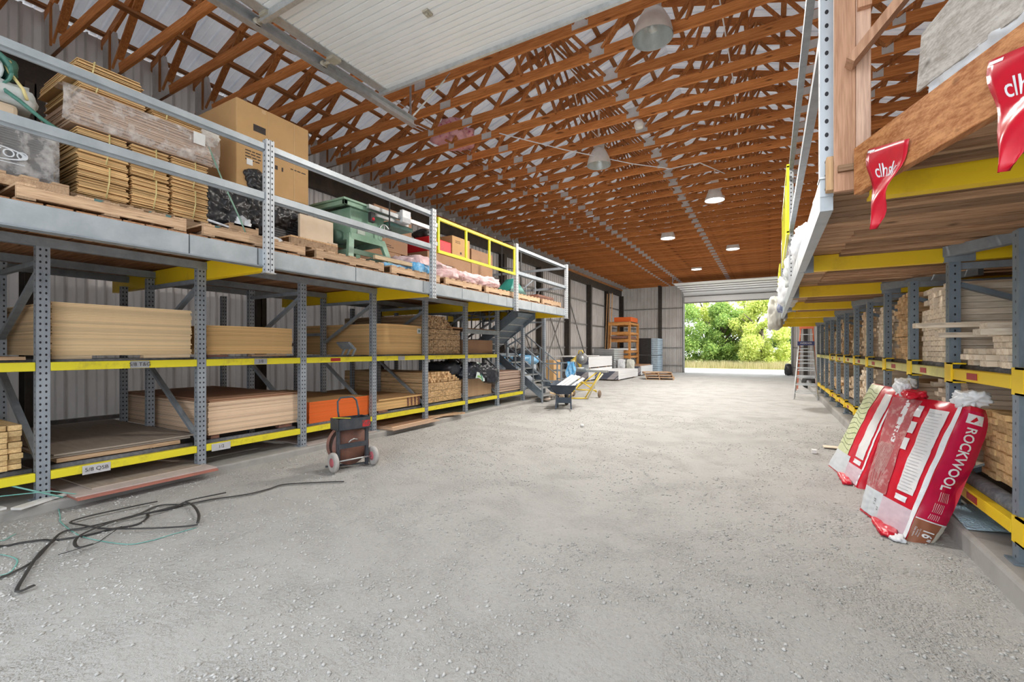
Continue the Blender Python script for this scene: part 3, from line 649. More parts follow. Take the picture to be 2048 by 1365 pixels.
for j in range(8):
    for i in range(7):
        if i > 4: continue
        if not lum: me = MB().box(-1.6, 0, -.043, .043, 0, .046).mesh('lumber_board', wyel)
        o = bpy.data.objects.new('lumber_board', me); C.objects.link(o); lum.append(o)
        o.location = (SX+.06+rs.uniform(-.05, .03), 1.36-.047-(6-i if False else i)*.095+rs.uniform(-.004, .004), .395+j*.0515); o.rotation_euler[2] = rs.uniform(-.004, .004)
        tag(o, 'golden timber end in the small lower pile at the far left edge', 'board', 'golden timbers at the far left edge')
solo('loose_bundle', lumber('x', 'x', 'x', None, 0, 1, 0, .05, 0, .05, .05, .05, wlum) and MB().box(-8, SX+.05, .55, 1.38, 1.40, 1.43), wpal, 'worn boards lying flat on the upper shelf at the far left edge', 'board')
bpy.data.objects.remove(bpy.data.objects['x'])

# right racking
RX, RRX, RY0, RS_, RZ = 1.384, 2.55, 4.05, 1.26, .156
def ry_(n): return RY0+RS_*n
rr = thing('pallet_rack', 'blue grey pallet racking with yellow beams full of lumber along the right side', 'pallet rack', (RX+.6, ry_(5), RZ))
for n in range(-1, 12):
    y = ry_(n)
    upright(RX, y, RZ, 2.255, pvb, rr, .09, .075); upright(RRX, y, RZ, 2.255, pvb, rr, .08)
    part('brace', MB().bar((RX+.04, y, 2.06), (RRX-.04, y, 1.62), .04, .07, (0, 1, 0)), steel_blue, rr)
    part('brace', MB().bar((RX+.04, y, .42), (RRX-.04, y, .98), .04, .06, (0, 1, 0)), steel_blue, rr)
    part('strut', MB().box(RX+.04, RRX-.04, y-.02, y+.02, 2.19, 2.245), steel, rr)
for n in range(-1, 11):
    y0, y1 = ry_(n)+.05, ry_(n+1)-.05
    for lv, (za, zb) in enumerate(((.32, .405), (1.245, 1.335))):
        m = yellow if (n <= 0 or lv == 0) else paint('pale_yellow_beam', (.72, .68, .22), (.55, .50, .18), .5, sc=9)
        bmm = part('front_beam', MB().box(RX-.045, RX+.02, y0, y1, za, zb), m, rr, bev=.005)
        if n < 8:
            part('connector', MB().box(RX-.058, RX-.045, y1-.11, y1+.045, za-.03, zb+.05).box(RX-.058, RX+.04, y1-.11, y1+.0, zb+.038, zb+.05).box(RX-.058, RX+.04, y1-.11, y1+.0, za-.03, za-.018), yellow, bmm)
            mb = MB(); quad(mb, (RX-.047, (y0+y1)/2+.05, (za+zb)/2), (0, -1, 0), (0, 0, 1), .2, .05, 0, .002); part('red_sticker', mb, paint('red_sticker', (.45, .02, .02)), bmm)
        part('rear_beam', MB().box(RRX-.03, RRX+.03, y0, y1, za, zb), steel_blue, rr)
        part('foam_roller', MB().tube([(RX+.06, y0+.03, zb+(.01 if lv else .03)), (RX+.06, y1, zb+(.01 if lv else .03))], .032 if lv else .055, 12), foamg, rr)
# right mezzanine
REX = .27; rend = 18.6
rm = thing('mezzanine', 'steel mezzanine with wooden plank underside and yellow cross beams above the right lumber racks', 'mezzanine', (2.4, 10, 2.26))
for n in range(-1, 13, 2):
    y = ry_(n); y = min(y, rend-.1)
    q = .03 if n == -1 else 0
    if n == -1: y = 3.0
    part('cross_beam', MB().box(REX+.06+4*q, XR-.1, y-.04, y-.032, 2.262+q, 2.41).box(REX+.06+4*q, XR-.1, y-.032, y+.04, 2.262+q, 2.275+q).box(REX+.06+4*q, XR-.1, y-.032, y+.04, 2.398, 2.41), yellow, rm)
    if n == -1: continue
    part('end_plate', MB().box(REX+.02, REX+.10, y-.045, y-.012, 2.25, 2.42), steel, rm)
    part('clip', MB().box(RX-.07, RX+.13, y-.047, y-.012, 2.255, 2.42), steel, rm)
    part('knee_strut', MB().bar((RX-.06, y-.06, 2.34), (RX+.62, y-1.0, 2.36), .07, .09), steel, rm)
for i in range(-1, 12, 2):
    a = ry_(i) if i > -1 else 3.0; part('edge_beam', MB().box(REX-.03, REX+.03, a+.01, min(ry_(i+2), rend)-.01, 2.262, 2.44), steel_light, rm)
mb = MB(); y = 2.0
while y < rend-.1:
    wd = random.uniform(.10, .16)
    mb.box(max(REX+.035, .30 if y > 2.84 else .43+(2.84-y)*.374+.04), XR-.1, y, y+wd, 2.415+random.uniform(-.0, .0), 2.445+random.uniform(0, .01)); 
    mb.box(REX+.30 if y > 2.84 else .47+(2.84-y)*.374+.08, XR-.1, y+.01, y+.05, 2.38, 2.414) if random.random() < .5 else None
    y += wd+random.uniform(.006, .035)
part('deck_planks', mb, wood('right_deck_wood', (.56, .36, .22), (.36, .20, .11), 'x', .7), rm)
p1 = None
for i in range(12):
    y = 3.6+i*1.25; o = pallet('weathered pallet along the aisle edge of the right mezzanine', (REX+.62, y, 2.458), 0, 'pallets on the right mezzanine edge') if i == 0 else copy_tree(p1)
    if i == 0: p1 = o
    o.location = (REX+.62, y, 2.458)
# rails of the right mezzanine
for n, z1, l in ((-.80, 4.9, 'nearest, beside the raw wooden posts'), (3, 4.15, 'second along the right edge'), (5, 4.15, 'third along the right edge'), (7, 4.1, 'fourth along the right edge')):
    y = ry_(n); g = thing('rail_post', 'light grey punched rail post of the right mezzanine, '+l, 'rail post', (REX, y, 2.2))
    part('post', MB().box(REX-.031, REX+.031, y-.04, y+.04, 2.445 if n > 0 else 2.34, z1), pvl if n > 0 else perf('punched_near_post', (.52, .57, .62), (.42, .46, .5), .075, .0, .009), g)
    part('foot_plate', MB().box(REX-.036, REX+.06, y-.055, y+.055, 2.435, 2.445), galv, g)
ya = ry_(-.80)+.05
for z0, l in ((3.22, 'lower'), (4.15, 'upper')):
    solo('guard_rail', MB().box(REX-.028, REX+.028, ya, ry_(3)-.05, z0, z0+.07), steel, 'grey steel %s guard rail from the near post of the right mezzanine' % l, 'guard rail')
    solo('guard_rail', MB().box(REX-.028, REX+.028, ry_(5)+.05, ry_(7)-.05, z0-.12, z0-.05), steel, 'grey steel %s guard rail far along the right mezzanine' % l, 'guard rail')
g = thing('safety_gate', 'bright yellow safety gate on the right mezzanine edge', 'gate', (REX-.1, ry_(4), 3.1))
for z in (3.12, 4.05): part('gate_rail', MB().box(REX-.07, REX-.035, ry_(3)-.5, ry_(5)+.0, z-.022, z+.022), gatey, g)
for y in (ry_(3)-.48, ry_(3)+.3, ry_(4)+.3, ry_(5)-.02): part('gate_upright', MB().box(REX-.068, REX-.038, y-.02, y+.02, 3.12, 4.05), gatey, g)
g = thing('safety_gate', 'second yellow safety gate, further along the right mezzanine edge', 'gate', (REX-.1, ry_(8), 3.1))
for z in (2.75, 3.6): part('gate_rail', MB().box(REX-.07, REX-.035, ry_(7)+.1, ry_(9), z-.022, z+.022), gatey, g)
for y in (ry_(7)+.12, ry_(8), ry_(9)-.02): part('gate_upright', MB().box(REX-.068, REX-.038, y-.02, y+.02, 2.75, 3.6), gatey, g)
# lumber in the right racking
wpale = wood('pale_spruce', (.92, .81, .66), (.80, .66, .49), 'x', .32)
def boards(n0, ncol, nrow, x1, y0, z0, bw, bh, L, m, label, group, seed, jx=.03, prob=1, facing=-1, rag=0):
    """separate boards, ends to the aisle"""
    rs = random.Random(seed); me = MB().box(0, L, 0, bw-.003, 0, bh-.003).mesh('lumber_board', m); c = 0
    for j in range(nrow):
        for i in range(ncol):
            if rag and j >= nrow-rag and rs.random() < .35: continue
            o = bpy.data.objects.new('lumber_board', me); C.objects.link(o); c += 1
            o.location = (x1+rs.uniform(-jx, jx), y0+i*bw+rs.uniform(-.001, .001), z0+j*bh); tag(o, label, 'board', group)
    return c
y1_ = ry_(1)+.09
nb = boards(0, 8, 14, 1.44, y1_, 1.372, .133, .054, 2.4, wpale, 'pale board in the tallest stack on the right upper shelf', 'boards of the tall right stack', 31, .012, rag=4)
y0_ = ry_(0)+.12
nb += boards(0, 8, 3, 1.42, y0_, 1.372, .125, .045, 2.4, wpale, 'pale board low in the loose stack on the right upper shelf', 'boards of the low right stack', 32, .07)
nb += boards(0, 4, 4, 1.38, y0_+.05, 1.372+.135, .14, .045, 2.4, wpale, 'pale board atop the loose stack on the right upper shelf', 'upper boards of the low right stack', 33, .16, rag=3)
nb += boards(0, 6, 11, 1.50, y0_+.03, .50, .15, .047, 1.1, wyel, 'short board in the chequered bottom stack beside the insulation bags', 'boards of the chequered bottom stack', 34, .02)
nb += boards(0, 3, 17, 1.36, ry_(-1)+.55, 1.372, .13, .048, 2.4, wpale, 'pale board end in the stack at the right edge of the picture', 'boards of the stack at the right edge', 36, .05)
# long stock further back in the near bays and the packs down the aisle
for i, (a, b_, c_, d_) in enumerate(((ry_(1)+.1, ry_(2)-.09, .46, 1.20),)):
    lumber('lumber_pack', 'long pale boards stacked in the bottom bay behind the insulation bags', 'lumber', None, 1.6, 4.3, a, b_, c_, d_, .12, .045, wpale, .1, (), 40, facing=-1)
lumber('lumber_pack', 'long boards lying deep in the bottom bay behind the chequered stack', 'lumber', None, 2.72, 4.4, ry_(0)+.1, ry_(1)-.06, RZ+.01, 1.2, .12, .045, wpale, .02, (), 41, facing=-1)
rs = random.Random(5)
for n in range(2, 11):
    tone = [wlum, wlumd, wpale, wlum, wlum, wlumd, wpale, wlum, wlumd, wlum][n-1]
    place = {2: 'third', 3: 'fourth', 4: 'fifth', 5: 'sixth', 6: 'seventh', 7: 'eighth', 8: 'ninth', 9: 'tenth', 10: 'last'}[n]
    a = ry_(n)+.09; b_ = ry_(n+1)-.1
    top = {2: 2.18, 3: 2.12, 4: 2.16, 5: 1.72, 6: 2.1, 7: 2.2, 8: 1.95, 9: 2.2, 10: 2.22}[n]
    lumber('lumber_pack', 'lumber pack on the upper shelf in the %s bay of the right rack' % place, 'lumber', None, 1.46, 3.9, a+(0 if n != 2 else .35), b_, 1.372, top, rs.choice((.1, .12)), rs.choice((.04, .045)), tone, .03, (5, 11), 50+n, (lambda t: 1-.15*t) if n % 2 else None, facing=-1)
    if n == 2: lumber('lumber_pack', 'short amber boards beside the third post on the right upper shelf', 'lumber', None, 1.40, 3.2, a, a+.32, 1.372, 1.86, .08, .04, wlumd, .05, (), 88, facing=-1)
    lumber('lumber_pack', 'lumber pack at the bottom of the %s bay of the right rack' % place, 'lumber', None, 1.46, 3.9, a, b_, .47, {2: 1.12, 3: .9, 4: 1.18}.get(n, rs.uniform(.75, 1.1)), rs.choice((.1, .12)), .045, [wpale, wlum, wlum, wlumd][n % 4], .05, (4, 9), 70+n, facing=-1)
for z, x, l in ((1.685, 1.10, 'upper'), (1.60, 1.25, 'lower')):
    solo('jutting_board', MB().box(x, 3.6, ry_(1)-.17, ry_(1)-.06, z, z+.042), wpale, 'single pale board jutting into the aisle past the second right post, %s' % l, 'board')

# ------------------------------------------------------------------ raw wooden frame, board, plywood and pennants at the right front
f = thing('wooden_post', 'raw reddish double wooden post standing at the front corner of the right mezzanine', 'post', (.42, 2.9, 2.2))
part('plank', MB().box(.29, .38, 2.87, 2.905, 2.32, 4.2), wraw, f, bev=.003)
part('plank', MB().box(.381, .442, 2.865, 2.905, 2.32, 4.2), wood('raw_pale_plank', (.62, .42, .31), (.50, .32, .24), 'z', .2), f, bev=.003)
part('short_plank', MB().box(.385, .44, 2.83, 2.864, 3.22, 4.2), wraw, f)
solo('corner_block', MB().box(.262, .318, 2.925, 2.99, 2.35, 2.53), wpinez, 'short pale wooden block at the corner of the right mezzanine below the post', 'wood block', bev=.004)
solo('wooden_strut', MB().bar((.345, 2.80, 2.93), (.85, 2.76, 3.53), .04, .10, (0, 1, 0)), wraw, 'slanting raw timber strut rising right from the double wooden post', 'strut')
A = Vector((.385, 2.835, 0)); B = Vector((1.146, .80, 0)); dr = (B-A).normalized(); nn = Vector((-dr.y, dr.x, 0))
mb = MB(); mb.bar(A+Vector((0, 0, 2.395)), B+Vector((0, 0, 2.395)), .04, .235); solo('edge_board', mb, wboard, 'wide orange stained board running along the right mezzanine front edge', 'board', bev=.003)
# weathered plywood leaning over the edge with wrap under it
def pp(t, z, o=0): q = A+dr*t-nn*o; return (q.x, q.y, z)
P0 = Vector((.575, 2.68, 0)); pd = Vector((.185, -.46, 0)).normalized(); pn = Vector((-pd.y, pd.x, 0))
mb = MB(); mb.prism([(0, 2.665), (1.9, 2.665), (1.9, 2.98), (.32, 2.98), (.18, 2.945), (.03, 2.905)], lambda x, y, k: tuple(P0+pd*x+pn*(.012*k)+Vector((0, 0, y))))
solo('weathered_plywood', mb, wgrey, 'grey weathered plywood strip standing above the orange stained board at the right front', 'plywood')
mb = MB()
def wfn(u, v):
    q = P0+pd*(.05+u*1.6)+Vector((0, 0, 2.50+.17*v)); q += pn*(.03*math.sin(v*3.1)+.018*noise.noise(Vector((u*22, v*6, 0)))+.01*noise.noise(Vector((u*50, v*15, 2)))); return q
mb.grid(wfn, 90, 14); pw_ = solo('plastic_wrap', mb, whitep, 'crumpled white plastic wrap with teal print below the weathered plywood', 'plastic wrap')
mb = MB()
for k in range(9): mb.grid(lambda u, v, k=k: wfn(.19+.008*k+u*.004, .25+v*.45)-pn*.006, 2, 6)
mb.grid(lambda u, v: wfn(.275+u*.02, .62+v*.18)-pn*.006, 3, 3); part('teal_print', mb, paint('teal_ink', (.03, .33, .42)), pw_, label='teal print')
# pennants
def pennant(t, z, label, s_=1, lean=0):
    g = thing('pennant_flag', label, 'flag', pp(t, z, .03))
    o = Vector(pp(t, z, .028)); mb = MB(); K = 10
    W_, H_ = .29*s_, .36*s_
    def F(u, v):
        wv = 1-v; wid = W_*(1-v*.95) if v < .45 else W_*(.575-(v-.45)*.95)
        a = (u-.5)*wid+lean*v*W_; fold = .018*math.sin(u*5+v*7)*v+.01*math.sin(v*11+u*2)
        q = o+dr*(a-.06*v)-nn*(fold+.03*v)+Vector((0, 0, -v*H_-(u-.5)*.08*(1-v))); return q
    mb.grid(lambda u, v: F(u, v), K, 14); po = part('cloth', mb, red, g, bev=0)
    md = po.modifiers.new('solid', 'SOLIDIFY'); md.thickness = .0015
    mb = MB(); vs, fs = text2d('clhsk', .085*s_, .006)
    mb.add([F(.5+x/(W_*.9)*.98, .30-y/H_) -nn*.003 for x, y in vs], fs); part('lettering', mb, whitep, g)
    mb = MB(); mb.grid(lambda u, v: F(.02+u*.2, .02+v*.03)-nn*.002, 3, 1); part('tape', mb, whitep, g)
pennant(.28, 2.41, 'small red pennant with white lettering hanging on the stained board beside the posts', 1.0)
pennant(.93, 2.42, 'red pennant with white lettering at the right edge of the picture', 1.0)

# ------------------------------------------------------------------ stairs beyond the left racking
st = thing('staircase', 'grey steel staircase with handrails climbing to the left mezzanine', 'staircase', (-6.6, 11.4, .0))
def flight(y0, y1, xa, za, xb, zb, nst):
    for y in (y0, y1):
        part('stringer', MB().hexa([(xa, y-.006, za-.02), (xa, y+.006, za-.02), (xb, y+.006, zb-.25), (xb, y-.006, zb-.25), (xa, y-.006, za+.22), (xa, y+.006, za+.22), (xb, y+.006, zb), (xb, y-.006, zb)]).bar((xa, y, za+.225), (xb, y, zb+.005), .05, .012), steel_blue, st)
    for i in range(nst):
        q = (i+.5)/nst; x = xa+(xb-xa)*q; z = za+(zb-za)*q+.02
        part('tread', MB().box(x-.14, x+.14, y0+.01, y1-.01, z-.03, z), galv, st)
    for y in (y0, y1):
        part('handrail', MB().tube([(xa, y, za+1.02), (xb, y, zb+.85)], .02, 8), steel, st)
        part('handrail', MB().tube([(xa, y, za+.62), (xb, y, zb+.45)], .015, 6), steel, st)
        for i in range(6):
            q = i/5; x = xa+(xb-xa)*q; z = za+(zb-za)*q
            part('baluster', MB().box(x-.013, x+.013, y-.013, y+.013, z+.1, z+.92+.08*(1-q)), steel, st)
flight(11.33, 12.35, -5.52, .10, -6.95, 1.38, 7)
part('landing', MB().box(-7.9, -6.95, 9.95, 12.4, 1.32, 1.38), steel, st)
flight(9.98, 10.95, -6.98, 1.38, -5.55, 2.58, 7)
part('tread_backing', MB().hexa([(-6.98, 10.0, 1.30), (-5.6, 10.0, 2.44), (-5.6, 10.93, 2.44), (-6.98, 10.93, 1.30), (-6.98, 10.0, 1.315), (-5.6, 10.0, 2.455), (-5.6, 10.93, 2.455), (-6.98, 10.93, 1.315)]), steel_blue, st)
for x, y in ((-7.85, 10), (-7.85, 12.35), (-7.0, 12.35)): part('landing_leg', MB().box(x-.03, x+.03, y-.03, y+.03, .085, 1.32), steel, st)
for y in (11.33, 12.35):
    for z in (.62, 1.10): part('handrail', MB().box(-5.52, -4.95, y-.018, y+.018, z-.02, z+.02), steel, st)
    part('baluster', MB().box(-4.97, -4.93, y-.018, y+.018, .3, 1.12), steel, st); part('baluster', MB().box(-5.54, -5.50, y-.018, y+.018, .0, 1.12), steel, st)
solo('hanging_rag', MB().grid(lambda u, v: (-5.2+u*.26+.03*math.sin(v*9+u*4), 12.31-.03*math.sin(u*16+v*3), 1.135-v*.62*(1-.25*abs(math.sin(u*7)))), 14, 14), bluep, 'light blue cloth hanging over the stair handrail', 'cloth')

# ------------------------------------------------------------------ near front wall of the shed and its open doorway (behind the camera)
mb = MB().box(XL, DL-.1, -.62, -.5, 0, 6).box(1.25, XR, -.62, -.5, 0, 6).box(DL-.1, 1.25, -.62, -.5, 4.6, 6); solo('wall_front', mb, siding, kind='structure')
# ------------------------------------------------------------------ lamps
lampm, lnt, lb = newmat('lamp_glow'); lb.inputs['Emission Color'].default_value = (1, .97, .92, 1); lb.inputs['Emission Strength'].default_value = 3.0; lb.inputs['Base Color'].default_value = (.9, .9, .9, 1)
lampwhite = paint('lamp_shade', (.80, .79, .76), (.70, .69, .66), .4); lampin = paint('lamp_inside', (.62, .66, .66), (.5, .54, .54), .3, .4)
lspots = [(-1.29, 5.83, 5.44, 0, 'nearest large bell lamp hanging through the trusses by the overhead door'), (-3.15, 9.2, 5.40, 0, 'second bell lamp, left row, hanging in the middle of the shed'), (-1.29, 13.2, 5.50, 1, 'bright bell lamp in the right row, just ahead of the mezzanine gate'),
          (-3.2, 16.9, 5.50, 1, 'bell lamp in the left row halfway to the far door'), (-1.29, 20.0, 5.50, 1, 'bell lamp in the right row near the far door'), (-3.2, 24.2, 5.50, 1, 'farthest bell lamp in the left row')]
for x, y, z, on, l in lspots:
    g = thing('bell_lamp', l, 'lamp', (x, y, z))
    part('shade', MB().lathe([(.25, z), (.245, z+.05), (.215, z+.17), (.165, z+.27), (.13, z+.33), (.09, z+.36)], (x, y, 0), 'z', 28), lampwhite, g)
    part('reflector', MB().lathe([(.243, z+.002), (.238, z+.05), (.205, z+.165), (.15, z+.26), (.0, z+.31)], (x, y, 0), 'z', 28), lampin, g)
    part('ballast', MB().box(x-.09, x+.09, y-.09, y+.09, z+.36, z+.56).box(x-.015, x+.015, y-.015, y+.015, z+.56, z+1.3), lampwhite, g)
    part('bulb', MB().lathe([(.0, z+.08), (.06, z+.10), (.075, z+.17), (.04, z+.27), (.03, z+.33)], (x, y, 0), 'z', 14), lampm if on else lampin, g)
    if on: part('lens', MB().lathe([(0, z+.012), (.232, z+.012), (.232, z+.016), (0, z+.016)], (x, y, 0), 'z', 28), lampm, g)
for i, (x, y, e) in enumerate(((-1.29, 5.83, 90), (-3.15, 9.2, 130), (-1.29, 13.2, 130), (-3.2, 16.9, 130), (-1.29, 20.0, 130), (-3.2, 24.2, 110))):
    al = bpy.data.lights.new('lamp_light', 'AREA'); al.shape = 'DISK'; al.size = .44; al.energy = e; al.color = (1, .95, .88)
    ao = bpy.data.objects.new('lamp_light', al); C.objects.link(ao); ao.location = (x, y, 5.38)
# small detector and cables
t = solo('smoke_detector', MB().lathe([(0, 5.42), (.07, 5.43), (.085, 5.50), (.06, 5.56), (0, 5.57)], (-2.02, 8.05, 0)), lampwhite, 'small round white fixture below the chord near the ridge line', 'fixture')
for i, x in enumerate((-6.25, -6.05)):
    solo('cable', MB().tube([(x+.03*math.sin(k*1.3+i), .5+k*1.6, 6.12+.03*math.sin(k*2.1)) for k in range(14)], .009, 6), whitep, 'thin white cable running lengthwise through the left trusses, %s' % ('outer one' if i == 0 else 'inner one'), 'cable')
solo('cable', MB().tube([(-4.4, 7.2, 5.55), (-3.6, 8.4, 5.53), (-2.6, 9.8, 5.54), (-1.9, 10.4, 5.50), (-1.35, 10.6, 5.6), (-.9, 11.4, 5.54)], .010, 6), whitep, 'white cable sagging diagonally under the truss chords', 'cable')
solo('cable', MB().tube([(-2.9, 5.5, 5.75), (-2.9, 6.1, 6.1), (-2.6, 6.7, 5.72), (-2.9, 7.2, 5.9), (-3.1, 8.0, 5.85), (-3.0, 9.3, 5.8)], .010, 6), whitep, 'looped white cable in the trusses left of the nearest lamp', 'cable')
solo('cable', MB().tube([(-.55, 5.0, 5.8), (-.5, 8.3, 5.75), (-.62, 12.0, 5.72), (-.7, 18, 5.74)], .009, 6), whitep, 'straight white cable in the trusses right of the nearest lamp', 'cable')
mb = MB().blob((-5.75, 7.6, 5.98), (.7, .9, .42), .16, 4, 5, 0, None, 4); solo('pink_bag', mb, paint('pink_bag', (.78, .45, .50), (.55, .08, .22), .5, sc=11, lo=.55, hi=.66), 'pink insulation wrap stuffed up between the left trusses', 'bag')

# ------------------------------------------------------------------ goods on the left mezzanine
def carton(name, x0, x1, y0, y1, z0, z1, m, label, marks=(), tape=True, bev=.006):
    t = thing(name, label, 'box', ((x0+x1)/2, (y0+y1)/2, z0))
    part('body', MB().box(x0, x1, y0, y1, z0, z1), m, t, bev=bev)
    if marks:
        mb = MB()
        for (yy, zz, w_, h_) in marks: quad(mb, (x1+.001, yy, zz), (0, 1, 0), (0, 0, 1), w_, h_, 0, .001)
        part('print', mb, ink, t)
    return t
def lines(y, z, n, wl, dz=.035, h=.012, seed=0):
    r_ = random.Random(seed); out = []
    for i in range(n):
        yy = y
        while yy < y+wl*r_.uniform(.6, 1): q = r_.uniform(.03, .07); out.append((yy+q/2, z-i*dz, q, h)); yy += q+.012
    return out
# big carton on black wrapped stack
mk = [(3.17, 4.13, .15, .08)]+lines(3.0, 3.93, 2, .42, seed=1)+lines(3.0, 3.83, 4, .2, seed=2)+[(3.32, 3.75, .02, .06), (3.38, 3.75, .035, .05), (3.46, 3.75, .02, .05)]+lines(3.57, 3.80, 1, .2, seed=4)
t = carton('big_carton', -6.28, -5.30, 2.90, 3.83, 3.40, 4.40, cardb, 'very big plain tan carton standing on the black wrapped stack', mk, bev=.012)
mb = MB(); quad(mb, (-5.298, 3.05, 3.70), (0, 1, 0), (0, 0, 1), .07, .07, 0, .002); part('white_label', mb, white, t)
mb = MB()
for yy in (3.28, 3.62): quad(mb, (-5.2985, yy, 3.9), (0, 1, 0), (0, 0, 1), .006, .98, 0, .001)
quad(mb, (-5.2985, 3.22, 4.36), (0, 1, 0), (0, 0, 1), .05, .05, 0, .001)
part('crease', mb, paint('carton_crease', (.66, .43, .22)), t)
rs = random.Random(8)
t = thing('wrapped_stack', 'stack wrapped in crumpled black plastic under the big tan carton', 'wrapped stack', (-5.8, 3.35, DZT))
mb = MB()
for i in range(22):
    z = DZT+.03+i*.03; mb.box(-6.30, -5.33+rs.uniform(-.012, .012), 3.0, 3.86+rs.uniform(-.01, .01), z, z+.024)
part('sheets', mb, paint('black_layers', (.035, .035, .04), (.07, .07, .075), .35, sc=20), t)
for i, (c0, sz, am) in enumerate((((-5.42, 2.80, 3.02), (.46, .60, .66), .10), ((-5.42, 3.10, 3.12), (.40, .42, .62), .10), ((-5.40, 3.45, 3.20), (.30, .46, .40), .08), ((-5.55, 2.62, 2.88), (.5, .36, .34), .09), ((-5.36, 3.15, 3.5), (.26, .36, .26), .06))):
    part('plastic_cover', MB().blob(c0, sz, am, 6.5, 20+i, 0, DZT+.0, 5, .35), black, t)
# tan carton bundles on a pallet with teal blocks
pt = pallet('pallet with teal painted blocks under the carton bundles', (-5.72, 2.02, DZT), 0, None, wpal, 1.06, 1.12)
for i in range(3):
    y = 1.46+.05+i*.51
    part('teal_block', MB().box(-5.20, -5.155, y, y+.17, DZT+.016, DZT+.098), teal, pt)
BZ = DZT+.12
for c_, (y0, y1, l) in enumerate(((1.50, 1.87, 'left'), (1.885, 2.20, 'middle'), (2.215, 2.56, 'right'))):
    for lv in (0, 1):
        za = BZ+lv*.30; rs = random.Random(40+c_*3+lv)
        t = thing('carton_bundle', 'strapped bundle of flat tan cartons, %s column, %s of the wrapped pile' % (l, 'lower' if lv == 0 else 'upper'), 'carton bundle', (-5.6, (y0+y1)/2, za), 0, 'flat carton bundles')
        mb = MB(); z = za; n = 26
        for i in range(n):
            th = .29/n; w0 = .02*math.sin(i*.35+c_+lv*2)
            sag = .025*(i/n)
            a, b_ = y0+rs.uniform(0, .018), y1-rs.uniform(0, .02); xx = -5.205+rs.uniform(-.02, .012)+w0*.4
            mb.hexa([(-6.2, a, z), (xx, a, z+.003), (xx, b_, z-.0), (-6.2, b_, z), (-6.2, a, z+th*.8), (xx, a, z+th*.8+.003), (xx, b_, z+th*.8), (-6.2, b_, z+th*.8)]); z += th
        part('cartons', mb, cbndl, t)
        ym = (y0+y1)/2+.04
        part('strap', MB().tube([(-5.5, ym, za+.30), (-5.19, ym, za+.292), (-5.17, ym-.01, za+.16), (-5.175, ym-.03, za+.01)], .006, 6), paint('yellow_strap', (.78, .66, .30)), t)
rs = random.Random(77)
t = thing('carton_bundle', 'wide film wrapped layer of flat brownish cartons above the tan columns', 'carton bundle', (-5.7, 2.0, BZ+.61))
mb = MB(); z = BZ+.605
for i in range(22):
    a, b_ = 1.44+rs.uniform(0, .03)+.004*i, 2.60-rs.uniform(0, .03); xx = -5.19+rs.uniform(-.02, .015); k = .0035*i
    mb.hexa([(-6.2, a, z), (xx, a, z), (xx, b_, z-k*.2), (-6.2, b_, z), (-6.2, a, z+.012), (xx, a, z+.012), (xx, b_, z+.012-k*.2), (-6.2, b_, z+.012)]); z += .0145
part('cartons', mb, edges('brownish_flats', (.58, .40, .28), (.42, .27, .18), .006, .4), t)
def wrapf(u, v):
    y = 1.40+u*1.24; z = BZ+.60+v*.36; bulge = .03*math.sin(v*3.1)+.012*noise.noise(Vector((y*14, z*14, 0)))
    q = (-5.165+bulge-(.25*max(0, v-.85)/.15), y, min(z, BZ+.94)); return q
part('stretch_film', MB().grid(wrapf, 60, 20), clearf, t)
mb = MB(); quad(mb, (-5.12, 2.43, BZ+.83), (0, 1, 0), (0, 0, 1), .11, .12, 0, .002); part('white_label', mb, white, t)
for i, (y0, y1, za, zb, l, tl) in enumerate(((1.52, 2.02, BZ+.935, BZ+1.04, 'low left bundle on top of the wrapped cartons', .0), (1.48, 2.00, BZ+1.05, BZ+1.22, 'topmost left bundle on the wrapped cartons', .05), (2.06, 2.56, BZ+.935, BZ+1.10, 'right bundle on top of the wrapped cartons', -.06))):
    rs = random.Random(90+i); t = thing('carton_bundle', 'amber flat cartons, '+l, 'carton bundle', (-5.6, (y0+y1)/2, za))
    mb = MB(); n = int((zb-za)/.0105)
    for k in range(n):
        z = za+k*.0105+.002; e = (k/n)**2
        a, b_ = y0+rs.uniform(0, .03)+(.04*e if tl > 0 else 0), y1-rs.uniform(0, .03)-(.12*e if tl < 0 else 0); xx = -5.25+rs.uniform(-.03, .02)
        dz = tl*.4*rs.uniform(.8, 1)
        mb.hexa([(-6.1, a, z), (xx, a, z), (xx, b_, z), (-6.1, b_, z), (-6.1, a, z+.008), (xx, a, z+.008), (xx, b_, z+.008), (-6.1, b_, z+.008)])
    part('cartons', mb, cbndl, t)
    part('strap', MB().tube([(-5.6, (y0+y1)/2-.1, zb+.006), (-5.25, (y0+y1)/2-.1, zb+.004), (-5.225, (y0+y1)/2-.13, za+.01)], .006, 6), MATS['yellow_strap'], t)
solo('paper_wrap', MB().blob((-5.28, 2.60, BZ+1.0), (.16, .18, .22), .04, 14, 31, 0, None, 4), paint('kraft_white', (.70, .66, .60), (.55, .50, .45)), 'torn whitish paper wrap at the right end of the carton bundles', 'paper')
solo('green_strap', MB().tube([(-5.16, 2.52, BZ+.84), (-5.08, 2.66, BZ+.4), (-4.95, 2.75, BZ+.05), (-4.9, 2.78, BZ-.10)], .008, 6), paint('green_strap', (.25, .42, .32)), 'pale green strap hanging slack from the wrapped cartons', 'strap')
